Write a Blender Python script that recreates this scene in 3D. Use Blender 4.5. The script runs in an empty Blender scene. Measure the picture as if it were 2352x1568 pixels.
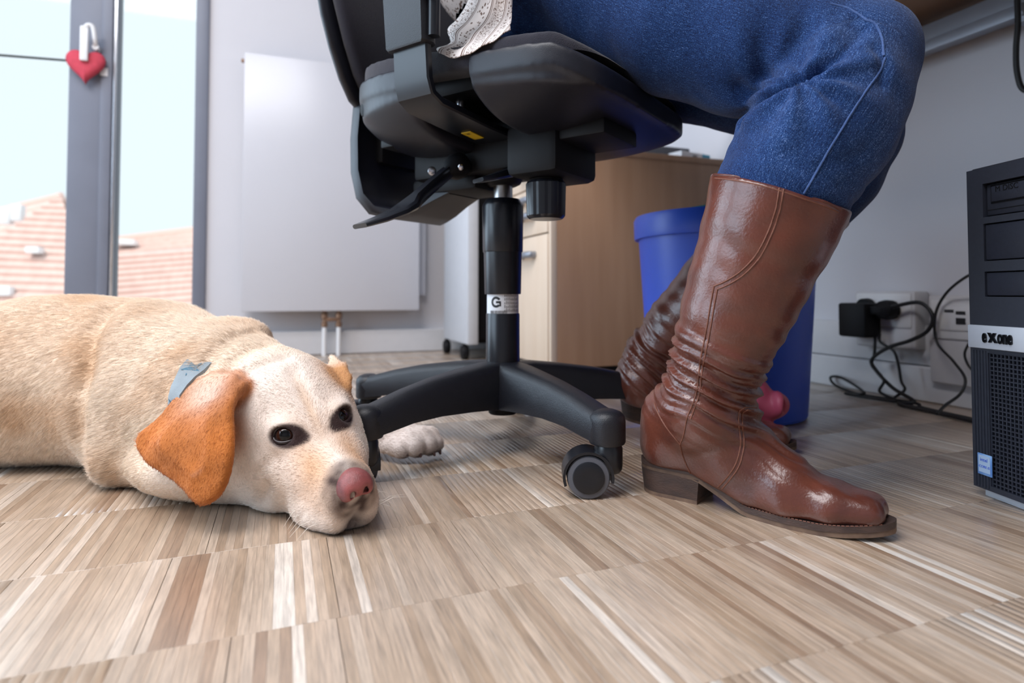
import bpy, bmesh, math, random
import numpy as np
from mathutils import Vector, Matrix
from mathutils.bvhtree import BVHTree
random.seed(7)
rng = np.random.default_rng(7)
PI = math.pi
S = bpy.context.scene
COL = S.collection

# ------------------------------------------------------------------ camera
F = 1400.0                                   # focal length in pixels of the 2352 px wide frame
PITCH = math.radians(1.8)
CY = 672 - F * math.tan(PITCH)
PSI = math.atan(526 / 1400.0)                # heading, clockwise from the room's +Y
H = 0.26                                     # lens height above the floor
CP, SP = math.cos(PSI), math.sin(PSI)
cd = bpy.data.cameras.new('camera'); cam = bpy.data.objects.new('camera', cd); COL.objects.link(cam)
cd.sensor_width = 36; cd.lens = F / 2352 * 36
cd.shift_y = -(784 - CY) / 2352
cam.location = (0, 0, H); cam.rotation_euler = (PI / 2 + PITCH, 0, -PSI)
cd.clip_start = .01; cd.clip_end = 200
cd.dof.use_dof = True; cd.dof.focus_distance = .72; cd.dof.aperture_fstop = 4.0
S.camera = cam

# ------------------------------------------------------------------ light
S.view_settings.view_transform = 'Standard'; S.view_settings.look = 'None'
S.view_settings.gamma = 1; S.view_settings.use_curve_mapping = False
S.view_settings.exposure = 0.28
cy = S.cycles; cy.max_bounces = 5; cy.diffuse_bounces = 2; cy.glossy_bounces = 3; cy.transmission_bounces = 3; cy.transparent_max_bounces = 6; cy.caustics_reflective = False; cy.caustics_refractive = False
wd = bpy.data.worlds.new('overcast_sky'); S.world = wd; wd.use_nodes = True
bg = wd.node_tree.nodes['Background']
bg.inputs[0].default_value = (.76, .85, .90, 1); bg.inputs[1].default_value = 1.02
def sun(name, energy, rot, col, ang):
    l = bpy.data.lights.new(name, 'SUN'); l.energy = energy; l.color = col; l.angle = math.radians(ang)
    o = bpy.data.objects.new(name, l); COL.objects.link(o); o.rotation_euler = rot
def area(name, loc, rot, sx, sy, energy, col):
    l = bpy.data.lights.new(name, 'AREA'); l.shape = 'RECTANGLE'; l.size = sx; l.size_y = sy
    l.energy = energy; l.color = col
    o = bpy.data.objects.new(name, l); COL.objects.link(o); o.location = loc; o.rotation_euler = rot
    return o
sun('roof_fill_sun', 1.9, (math.radians(52), 0, math.radians(-15)), (1, .93, .88), 8)  # added sun lamp, brightens the roofs outside under the overcast sky
# daylight in the balcony window where it runs on beyond the left edge of the frame
area('balcony_window_daylight', (-2.3, 2.60, 1.25), (-PI / 2, 0, 0), 2.2, 2.2, 74, (.64, .82, 1))
# daylight of the tall window in the left wall
area('side_window_daylight', (-3.4, .75, 1.45), (0, -PI / 2, 0), 2.0, 2.3, 58, (.60, .79, 1))
# overhead fill added to brighten the room, stands for no known fixture
area('overhead_fill_light', (-1.3, .2, 2.7), (0, 0, 0), 2.4, 1.6, 104, (.98, .97, 1))

# ------------------------------------------------------------------ coordinates
def ray(px, py):
    x = (px - 1176) / F; y = -(py - CY) / F
    d = math.cos(PITCH) - y * math.sin(PITCH); u = math.sin(PITCH) + y * math.cos(PITCH)
    return x / d, u / d
def q(px, py, d):                             # (right, ahead, up) metres of a photo point at a known distance
    a, b = ray(px, py); return np.array((a * d, d, H + b * d))
def w(c):                                     # (right, ahead, up) -> room coordinates
    r, d, z = c; return Vector((r * CP + d * SP, d * CP - r * SP, z))
def wn(a):
    a = np.asarray(a, float); return np.stack([a[:, 0] * CP + a[:, 1] * SP, a[:, 1] * CP - a[:, 0] * SP, a[:, 2]], 1)
def P(px, py, d): return w(q(px, py, d))
def onY(px, py, Y):
    a, b = ray(px, py); d = Y / (CP - a * SP); return w((a * d, d, H + b * d))
def onX(px, py, X):
    a, b = ray(px, py); d = X / (a * CP + SP); return w((a * d, d, H + b * d))

# ------------------------------------------------------------------ materials
def lin(c):
    f = lambda v: v / 12.92 if v <= .04045 else ((v + .055) / 1.055) ** 2.4
    return tuple(f(v / 255) for v in c)
def pm(name, rgb, rough=.5, metal=0., var=.06, vscale=30., bump=0., bscale=200., coat=0., spec=.5, stretch=(1, 1, 1), attr=None, rgb2=None, sheen=0., det=3.):
    m = bpy.data.materials.new(name); m.use_nodes = True
    nt = m.node_tree; N = nt.nodes; L = nt.links; b = N['Principled BSDF']
    b.inputs['Roughness'].default_value = rough; b.inputs['Metallic'].default_value = metal
    b.inputs['Specular IOR Level'].default_value = spec
    b.inputs['Coat Weight'].default_value = coat; b.inputs['Sheen Weight'].default_value = sheen
    tc = N.new('ShaderNodeTexCoord'); mp = N.new('ShaderNodeMapping'); mp.inputs['Scale'].default_value = stretch
    L.new(tc.outputs['Object'], mp.inputs['Vector'])
    nz = N.new('ShaderNodeTexNoise'); nz.inputs['Scale'].default_value = vscale; nz.inputs['Detail'].default_value = det
    L.new(mp.outputs[0], nz.inputs['Vector'])
    c = lin(rgb)
    mx = N.new('ShaderNodeMix'); mx.data_type = 'RGBA'
    if rgb2: c0, c1 = c, lin(rgb2)
    else: c0 = tuple(v * (1 - var) for v in c); c1 = tuple(min(1, v * (1 + var)) for v in c)
    mx.inputs['A'].default_value = (*c0, 1); mx.inputs['B'].default_value = (*c1, 1)
    rp = N.new('ShaderNodeMapRange'); rp.inputs['From Min'].default_value = .3; rp.inputs['From Max'].default_value = .7
    L.new(nz.outputs[0], rp.inputs['Value']); L.new(rp.outputs[0], mx.inputs['Factor'])
    out = mx.outputs['Result']
    if attr:
        at = N.new('ShaderNodeAttribute'); at.attribute_name = attr
        mm = N.new('ShaderNodeMix'); mm.data_type = 'RGBA'; mm.blend_type = 'MULTIPLY'; mm.inputs['Factor'].default_value = 1
        L.new(at.outputs['Color'], mm.inputs['A']); L.new(out, mm.inputs['B']); out = mm.outputs['Result']
    L.new(out, b.inputs['Base Color'])
    if bump:
        n2 = N.new('ShaderNodeTexNoise'); n2.inputs['Scale'].default_value = bscale; n2.inputs['Detail'].default_value = 3
        L.new(mp.outputs[0], n2.inputs['Vector'])
        bp = N.new('ShaderNodeBump'); bp.inputs['Strength'].default_value = bump; bp.inputs['Distance'].default_value = .002
        L.new(n2.outputs[0], bp.inputs['Height']); L.new(bp.outputs[0], b.inputs['Normal'])
    return m
M = {}
M['wall'] = pm('wall_paint', (216, 214, 219), .75, var=.015, vscale=3, bump=.08, bscale=150)
M['ceil'] = pm('ceiling_paint', (190, 188, 186), .9, var=.01)
M['wallg'] = pm('grey_office_wall', (150, 148, 150), .85, var=.03, vscale=4)
M['duct'] = pm('duct_plastic', (214, 212, 214), .5, var=.02)
M['rad'] = pm('radiator_enamel', (207, 206, 212), .28, var=.01, vscale=4)
M['frame'] = pm('grey_window_frame', (120, 124, 138), .45, var=.04, vscale=8)
M['blackp'] = pm('black_plastic', (21, 22, 29), .42, var=.1, vscale=60, bump=.25, bscale=900)
M['blackg'] = pm('black_smooth_plastic', (19, 21, 28), .3, var=.06)
M['matteb'] = pm('matt_black', (12, 12, 16), .6, var=.1, spec=.25)
M['shell'] = pm('charcoal_seat_plastic', (26, 27, 36), .38, spec=.35, var=.06, vscale=90, bump=.15, bscale=1200)
M['fabric'] = pm('dark_seat_fabric', (27, 25, 38), .95, var=.25, vscale=900, bump=.5, bscale=900, sheen=.15)
M['steel'] = pm('bright_steel', (200, 200, 205), .25, 1, var=.05)
M['steelc'] = pm('brushed_chrome', (190, 188, 186), .3, 1, var=.15, vscale=150, stretch=(1, 1, .1))
M['greyw'] = pm('grey_wheel_rubber', (88, 90, 98), .5, var=.05)
M['white'] = pm('white_paper', (232, 232, 236), .6, var=.02)
M['ink'] = pm('black_print', (30, 30, 34), .6, var=.02)
M['yellow'] = pm('yellow_sticker', (200, 170, 30), .5, var=.1)
M['beech'] = pm('beech_laminate', (188, 148, 118), .42, rgb2=(174, 134, 104), vscale=6, stretch=(4, 4, .35), bump=.03)
M['beechf'] = pm('pale_beech_front', (236, 214, 192), .4, rgb2=(228, 204, 180), vscale=6, stretch=(4, 4, .3))
M['grey'] = pm('light_grey_cabinet', (206, 208, 214), .45, var=.02)
M['deskw'] = pm('desk_underside', (172, 138, 112), .6, rgb2=(160, 126, 100), vscale=5, stretch=(3, .3, 3))
M['beam'] = pm('grey_desk_steel', (150, 155, 166), .4, .3, var=.03)
M['blue'] = pm('blue_bin_plastic', (46, 90, 218), .38, var=.03, vscale=10, bump=.05)
M['teal'] = pm('teal_card', (80, 180, 170), .6)
M['red'] = pm('red_felt_heart', (205, 70, 88), .8, var=.08, vscale=60, bump=.3, bscale=500)
M['whitep'] = pm('white_plastic', (236, 236, 238), .35, var=.01)
M['brass'] = pm('dull_brass', (150, 120, 100), .4, .7, var=.15)
M['cable'] = pm('black_cable', (18, 18, 20), .5, var=.1)
M['silver'] = pm('silver_strip', (214, 222, 234), .35, .1, var=.02)
M['pcb'] = pm('black_pc_bezel', (42, 46, 58), .42, var=.08, vscale=200, bump=.12, bscale=1500)
M['pcc'] = pm('black_pc_case', (30, 32, 38), .5, var=.05)
M['chrome'] = pm('chrome_black_letter', (24, 26, 30), .12, .3, var=.05)
M['stick'] = pm('blue_sticker', (80, 130, 205), .35, rgb2=(150, 190, 235), vscale=40)
M['sticki'] = pm('pale_blue_sticker', (176, 200, 230), .4, var=.03)
M['pink'] = pm('pink_rubber', (212, 92, 118), .45, rgb2=(196, 78, 108), vscale=25, bump=.1)
M['steelg'] = pm('satin_grey_handle', (150, 154, 164), .35, .5, var=.04)
M['teal2'] = pm('sky_blue_card', (70, 160, 190), .5)
M['dgrey'] = pm('dark_slot', (60, 60, 66), .7)

# ------------------------------------------------------------------ object helpers
ORG = {}
def tag(o, label, cat, group=None, kind=None):
    if label: o['label'] = label
    if cat: o['category'] = cat
    if group: o['group'] = group
    if kind: o['kind'] = kind
    return o
def thing(name, label, cat, loc, group=None):
    o = bpy.data.objects.new(name, None); COL.objects.link(o); o.empty_display_size = .05
    o.location = loc; ORG[o] = Vector(loc); tag(o, label, cat, group); return o
def obj(name, me, mat, parent=None, smooth=False):
    o = bpy.data.objects.new(name, me); COL.objects.link(o)
    if mat is not None: me.materials.append(M[mat] if isinstance(mat, str) else mat)
    if parent is not None:
        o.parent = parent; org = ORG[parent]; ORG[o] = org
        if org.length > 0: me.transform(Matrix.Translation(-org))
    else: ORG[o] = Vector((0, 0, 0))
    if smooth: me.shade_smooth()
    return o
def settle(o):                                 # move a top-level mesh's origin to its base centre
    me = o.data; n = len(me.vertices); a = np.empty(n * 3); me.vertices.foreach_get('co', a); a = a.reshape(-1, 3)
    c = Vector(((a[:, 0].min() + a[:, 0].max()) / 2, (a[:, 1].min() + a[:, 1].max()) / 2, a[:, 2].min()))
    me.transform(Matrix.Translation(-c)); o.location = c; return o
def sub_org(o, p): ORG[o] = ORG[p]
def npmesh(name, v, f):
    me = bpy.data.meshes.new(name); v = np.asarray(v, np.float32); f = np.asarray(f, np.int32)
    k = f.shape[1]
    me.vertices.add(len(v)); me.vertices.foreach_set('co', v.ravel())
    me.loops.add(f.size); me.loops.foreach_set('vertex_index', f.ravel())
    me.polygons.add(len(f)); me.polygons.foreach_set('loop_start', np.arange(0, f.size, k, dtype=np.int32))
    me.update(calc_edges=True); return me
def frombm(name, bm, auto=None):
    me = bpy.data.meshes.new(name)
    bmesh.ops.recalc_face_normals(bm, faces=bm.faces)
    if auto is not None:
        for f in bm.faces: f.smooth = True
        for e in bm.edges:
            if len(e.link_faces) != 2 or e.calc_face_angle(0) > math.radians(auto): e.smooth = False
    bm.to_mesh(me); bm.free(); return me
def bm_box(bm, lo, hi, bev=0., seg=2, mat=None):
    r = bmesh.ops.create_cube(bm, size=1); vs = r['verts']
    c = (Vector(lo) + Vector(hi)) / 2; s = Vector(hi) - Vector(lo)
    for v in vs: v.co = Vector((v.co.x * s.x, v.co.y * s.y, v.co.z * s.z)) + c
    if bev:
        es = list({e for v in vs for e in v.link_edges})
        g = bmesh.ops.bevel(bm, geom=es, offset=bev, segments=seg, affect='EDGES', profile=.5)
        vs = list({v for f in g['faces'] for v in f.verts} | {v for v in vs if v.is_valid})
    if mat is not None:
        for v in vs: v.co = mat @ v.co
    return vs
def box(name, lo, hi, mat, parent=None, bev=0., seg=2, xf=None, auto=40):
    bm = bmesh.new(); bm_box(bm, lo, hi, bev, seg, xf); return obj(name, frombm(name, bm, auto if bev else None), mat, parent)
def boxes(name, lst, mat, parent=None, bev=0., xf=None):
    bm = bmesh.new()
    for lo, hi in lst: bm_box(bm, lo, hi, bev, 1, xf)
    return obj(name, frombm(name, bm, 40 if bev else None), mat, parent)
def frame_of(ax):
    ax = Vector(ax).normalized(); t = Vector((0, 0, 1)) if abs(ax.z) < .9 else Vector((1, 0, 0))
    a = ax.cross(t).normalized(); b = ax.cross(a).normalized(); return a, b, ax
def bm_lathe(bm, base, ax, prof, n=32, cap=True):
    a, b, ax = frame_of(ax); base = Vector(base); rings = []
    for (r, h) in prof:
        rings.append([bm.verts.new(base + ax * h + (a * math.cos(t) + b * math.sin(t)) * r) for t in [2 * PI * i / n for i in range(n)]])
    for R0, R1 in zip(rings, rings[1:]):
        for i in range(n): bm.faces.new((R0[i], R0[(i + 1) % n], R1[(i + 1) % n], R1[i]))
    if cap:
        bm.faces.new(rings[0][::-1]); bm.faces.new(rings[-1])
def lathe(name, base, ax, prof, mat, parent=None, n=32, cap=True, auto=35):
    bm = bmesh.new(); bm_lathe(bm, base, ax, prof, n, cap); return obj(name, frombm(name, bm, auto), mat, parent)
def spline(pts, k=8):
    p = [np.array(x, float) for x in pts]; p = [2 * p[0] - p[1]] + p + [2 * p[-1] - p[-2]]; out = []
    for i in range(1, len(p) - 2):
        for j in range(k):
            t = j / k; a, b, c, d = p[i - 1], p[i], p[i + 1], p[i + 2]
            out.append(.5 * (2 * b + (c - a) * t + (2 * a - 5 * b + 4 * c - d) * t * t + (3 * b - a - 3 * c + d) * t ** 3))
    out.append(p[-2]); return [Vector(x) for x in out]
def bm_tube(bm, pts, rad, n=8, cap=True, flat=None):
    pts = [Vector(p) for p in pts]; rings = []; prev = None
    rad = rad if hasattr(rad, '__len__') else [rad] * len(pts)
    for i, p in enumerate(pts):
        t = (pts[min(i + 1, len(pts) - 1)] - pts[max(i - 1, 0)]).normalized()
        if prev is None: a, b, _ = frame_of(t)
        else:
            a = (prev - t * prev.dot(t)).normalized(); b = t.cross(a)
        prev = a
        rings.append([bm.verts.new(p + (a * math.cos(x) + b * math.sin(x)) * rad[i]) for x in [2 * PI * j / n for j in range(n)]])
    for R0, R1 in zip(rings, rings[1:]):
        for i in range(n): bm.faces.new((R0[i], R0[(i + 1) % n], R1[(i + 1) % n], R1[i]))
    if cap: bm.faces.new(rings[0][::-1]); bm.faces.new(rings[-1])
def tube(name, pts, rad, mat, parent=None, n=8, sp=0, auto=60):
    bm = bmesh.new(); bm_tube(bm, spline(pts, sp) if sp else pts, rad, n); return obj(name, frombm(name, bm, auto), mat, parent)
def bm_prism(bm, poly, vec, bev=0.):
    vec = Vector(vec); a = [bm.verts.new(Vector(p)) for p in poly]; b = [bm.verts.new(Vector(p) + vec) for p in poly]; n = len(a)
    bm.faces.new(a[::-1]); bm.faces.new(b)
    for i in range(n): bm.faces.new((a[i], a[(i + 1) % n], b[(i + 1) % n], b[i]))
    if bev:
        es = [e for e in bm.edges if all(v in set(a + b) for v in e.verts)]
        bmesh.ops.bevel(bm, geom=es, offset=bev, segments=2, affect='EDGES', profile=.5)
def prism(name, poly, vec, mat, parent=None, bev=0., auto=40):
    bm = bmesh.new(); bm_prism(bm, poly, vec, bev); return obj(name, frombm(name, bm, auto), mat, parent)
def loft(name, rings, mat, parent=None, cap=True, closed=True, auto=50):
    bm = bmesh.new(); R = [[bm.verts.new(Vector(p)) for p in r] for r in rings]; n = len(R[0])
    for a, b in zip(R, R[1:]):
        for i in range(n if closed else n - 1): bm.faces.new((a[i], a[(i + 1) % n], b[(i + 1) % n], b[i]))
    if cap: bm.faces.new(R[0][::-1]); bm.faces.new(R[-1])
    return obj(name, frombm(name, bm, auto), mat, parent)
def text_mesh(body, size, extrude=.0005, bold=0.):
    c = bpy.data.curves.new('lettering', 'FONT'); c.body = body; c.size = size; c.extrude = extrude; c.offset = bold
    c.align_x = 'LEFT'; c.align_y = 'BOTTOM_BASELINE'; c.resolution_u = 3
    o = bpy.data.objects.new('lettering', c); COL.objects.link(o)
    bpy.context.view_layer.update()
    me = bpy.data.meshes.new_from_object(o.evaluated_get(bpy.context.evaluated_depsgraph_get()))
    bpy.data.objects.remove(o); bpy.data.curves.remove(c); me.name = 'lettering'; me.materials.clear(); return me
def copy_tree(o, parent=None):
    c = o.copy(); COL.objects.link(c); c.parent = parent
    for ch in list(o.children): copy_tree(ch, c)
    return c

# ------------------------------------------------------------------ implicit surfaces for bodies, cloth and leather
class Field:
    def __init__(s, lo, hi, h):
        s.lo = np.array(lo, float); s.h = h
        s.n = np.ceil((np.array(hi) - s.lo) / h).astype(int) + 1
        s.f = np.full(s.n, .5, np.float32)
    def block(s, lo, hi):
        a = np.clip(np.floor((np.array(lo) - s.lo) / s.h).astype(int), 0, s.n); b = np.clip(np.ceil((np.array(hi) - s.lo) / s.h).astype(int) + 1, 0, s.n)
        sl = tuple(slice(i, j) for i, j in zip(a, b))
        ax = [(s.lo[i] + s.h * np.arange(a[i], b[i])).astype(np.float32) for i in range(3)]
        return sl, ax[0][:, None, None], ax[1][None, :, None], ax[2][None, None, :]
    def add(s, fn, lo, hi, k=.01, sub=False):
        mg = k + .015; sl, x, y, z = s.block(np.array(lo) - mg, np.array(hi) + mg)
        if min(s.f[sl].shape) == 0: return
        d = fn(x, y, z); f = s.f[sl]
        if sub:
            d = -d; h = np.maximum(k - np.abs(f - d), 0) / k; s.f[sl] = np.maximum(f, d) + h * h * k * .25
        else:
            h = np.maximum(k - np.abs(f - d), 0) / k; s.f[sl] = np.minimum(f, d) - h * h * k * .25
    def ell(s, c, r, R=None, k=.02, sub=False):
        c = np.array(c, np.float32); r = np.array(r, np.float32); R = np.eye(3) if R is None else np.array(R); m = float(r.max())
        def fn(x, y, z):
            X = x - c[0]; Y = y - c[1]; Z = z - c[2]; k0 = 0; k1 = 0
            for i in range(3):
                p = (X * np.float32(R[i][0]) + Y * np.float32(R[i][1]) + Z * np.float32(R[i][2])) / r[i]
                k0 = k0 + p * p; k1 = k1 + (p / r[i]) ** 2
            k0 = np.sqrt(k0); k1 = np.sqrt(k1) + 1e-6
            return k0 * (k0 - 1) / k1
        s.add(fn, c - m, c + m, k, sub)
    def cone(s, a, ra, b, rb, k=.02, sub=False):
        a = np.array(a, np.float32); b = np.array(b, np.float32); m = max(ra, rb); ba = b - a; l2 = float(ba @ ba) + 1e-9
        def fn(x, y, z):
            X = x - a[0]; Y = y - a[1]; Z = z - a[2]
            t = np.clip((X * ba[0] + Y * ba[1] + Z * ba[2]) / l2, 0, 1)
            return np.sqrt((X - t * ba[0]) ** 2 + (Y - t * ba[1]) ** 2 + (Z - t * ba[2]) ** 2) - (ra + (rb - ra) * t)
        s.add(fn, np.minimum(a, b) - m, np.maximum(a, b) + m, k, sub)
    def chain(s, pts, k=.01):
        for (a, ra), (b, rb) in zip(pts, pts[1:]): s.cone(a, ra, b, rb, k)
    def tri(s, a, b, c, th, k=.006):
        a, b, c = [np.array(v, np.float32) for v in (a, b, c)]
        ba, cb, ac = b - a, c - b, a - c; nor = np.cross(ba, ac)
        def dot(v, X, Y, Z): return v[0] * X + v[1] * Y + v[2] * Z
        def fn(x, y, z):
            pa = (x - a[0], y - a[1], z - a[2]); pb = (x - b[0], y - b[1], z - b[2]); pc = (x - c[0], y - c[1], z - c[2])
            ins = np.sign(dot(np.cross(ba, nor), *pa)) + np.sign(dot(np.cross(cb, nor), *pb)) + np.sign(dot(np.cross(ac, nor), *pc))
            def e(v, p):
                t = np.clip(dot(v, *p) / float(v @ v), 0, 1)
                return (v[0] * t - p[0]) ** 2 + (v[1] * t - p[1]) ** 2 + (v[2] * t - p[2]) ** 2
            edge = np.minimum(np.minimum(e(ba, pa), e(cb, pb)), e(ac, pc)); pl = dot(nor, *pa) ** 2 / float(nor @ nor)
            return np.sqrt(np.where(ins < 2, edge, pl)) - th
        s.add(fn, np.minimum(np.minimum(a, b), c) - th, np.maximum(np.maximum(a, b), c) + th, k)
    def halfspace(s, n, p, k=.004):            # keep the side the normal points away from
        n = np.array(n, float); n /= np.linalg.norm(n)
        sl, x, y, z = s.block(s.lo, s.lo + s.h * s.n)
        d = (x - p[0]) * n[0] + (y - p[1]) * n[1] + (z - p[2]) * n[2]; f = s.f
        h = np.maximum(k - np.abs(f - d), 0) / k; s.f = (np.maximum(f, d) + h * h * k * .25).astype(np.float32)
    def mesh(s, smooth=2):
        f = s.f; v = f < 0; c = np.zeros(np.array(f.shape) - 1, np.int8)
        for i in (0, 1):
            for j in (0, 1):
                for k in (0, 1): c += v[i:f.shape[0] - 1 + i, j:f.shape[1] - 1 + j, k:f.shape[2] - 1 + k]
        act = (c > 0) & (c < 8); idx = np.argwhere(act); vid = np.full(c.shape, -1, np.int32); vid[act] = np.arange(len(idx))
        pos = np.zeros((len(idx), 3)); cnt = np.zeros(len(idx))
        for ax in range(3):
            o = [i for i in range(3) if i != ax]
            for a in (0, 1):
                for b in (0, 1):
                    A = np.zeros(3, int); A[o[0]] = a; A[o[1]] = b; B = A.copy(); B[ax] = 1
                    fa = f[tuple((idx + A).T)]; fb = f[tuple((idx + B).T)]; m = (fa < 0) != (fb < 0)
                    t = np.where(m, fa / np.where(m, fa - fb, 1), 0); p = A + np.outer(t, B - A)
                    pos += p * m[:, None]; cnt += m
        pos = s.lo + s.h * (idx + pos / cnt[:, None]); F_ = []
        for ax in range(3):
            o1, o2 = (ax + 1) % 3, (ax + 2) % 3
            a = np.moveaxis(v, (ax, o1, o2), (0, 1, 2)); ch = a[:-1, 1:-1, 1:-1] != a[1:, 1:-1, 1:-1]
            e = np.argwhere(ch); e[:, 1:] += 1; sg = a[e[:, 0], e[:, 1], e[:, 2]]; V = np.moveaxis(vid, (ax, o1, o2), (0, 1, 2))
            Q = np.stack([V[e[:, 0], e[:, 1] - 1, e[:, 2] - 1], V[e[:, 0], e[:, 1], e[:, 2] - 1], V[e[:, 0], e[:, 1], e[:, 2]], V[e[:, 0], e[:, 1] - 1, e[:, 2]]], 1)
            Q[~sg] = Q[~sg][:, ::-1]; F_.append(Q)
        F_ = np.concatenate(F_); F_ = F_[(F_ >= 0).all(1)]
        pos = lap(pos, F_, smooth); return pos, F_
def lap(pos, Fc, it):
    n = len(pos); e = np.concatenate([Fc[:, [0, 1]], Fc[:, [1, 2]], Fc[:, [2, 3]], Fc[:, [3, 0]]]); deg = np.bincount(e.ravel(), minlength=n)
    for _ in range(it):
        a = np.stack([np.bincount(e[:, 0], pos[e[:, 1], i], n) + np.bincount(e[:, 1], pos[e[:, 0], i], n) for i in range(3)], 1)
        pos = .5 * pos + .5 * a / np.maximum(deg, 1)[:, None]
    return pos
def normals(v, f):
    n = np.cross(v[f[:, 2]] - v[f[:, 0]], v[f[:, 3]] - v[f[:, 1]]); out = np.zeros_like(v)
    for i in range(4):
        for j in range(3): out[:, j] += np.bincount(f[:, i], n[:, j], len(v))
    return out / (np.linalg.norm(out, axis=1)[:, None] + 1e-12)
_T = np.random.default_rng(3).random((32, 32, 32))
def vnoise(p, sc):                             # smooth value noise, -1..1
    p = np.asarray(p) * sc; i = np.floor(p).astype(int); t = p - i; t = t * t * (3 - 2 * t); r = 0
    for a in (0, 1):
        for b in (0, 1):
            for c in (0, 1):
                wt = (t[:, 0] if a else 1 - t[:, 0]) * (t[:, 1] if b else 1 - t[:, 1]) * (t[:, 2] if c else 1 - t[:, 2])
                r = r + wt * _T[(i[:, 0] + a) % 32, (i[:, 1] + b) % 32, (i[:, 2] + c) % 32]
    return r * 2 - 1
def color_attr(me, rgb, name='Col'):
    a = me.color_attributes.new(name, 'FLOAT_COLOR', 'POINT'); c = np.ones((len(rgb), 4), np.float32); c[:, :3] = rgb; a.data.foreach_set('color', c.ravel())
def sst(x, a, b):
    t = np.clip((x - a) / (b - a), 0, 1); return t * t * (3 - 2 * t)
def bvh_of(v, f): return BVHTree.FromPolygons([tuple(x) for x in v], [tuple(int(i) for i in x) for x in f])
CAMP = Vector((0, 0, H))
def snap(bvh, px, py, lift=0.):                # point of a surface seen at a photo position
    d = (P(px, py, 1) - CAMP).normalized(); h = bvh.ray_cast(CAMP, d)
    return None if h[0] is None else h[0] + h[1] * lift

# ================================================================== the room
X0, X1, Y0, Y1, ZC = -3.5, 1.46, -2.6, 2.70, 2.8
def struct(o, label=None):
    o['kind'] = 'structure'
    if label: o['label'] = label
    return o
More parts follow.
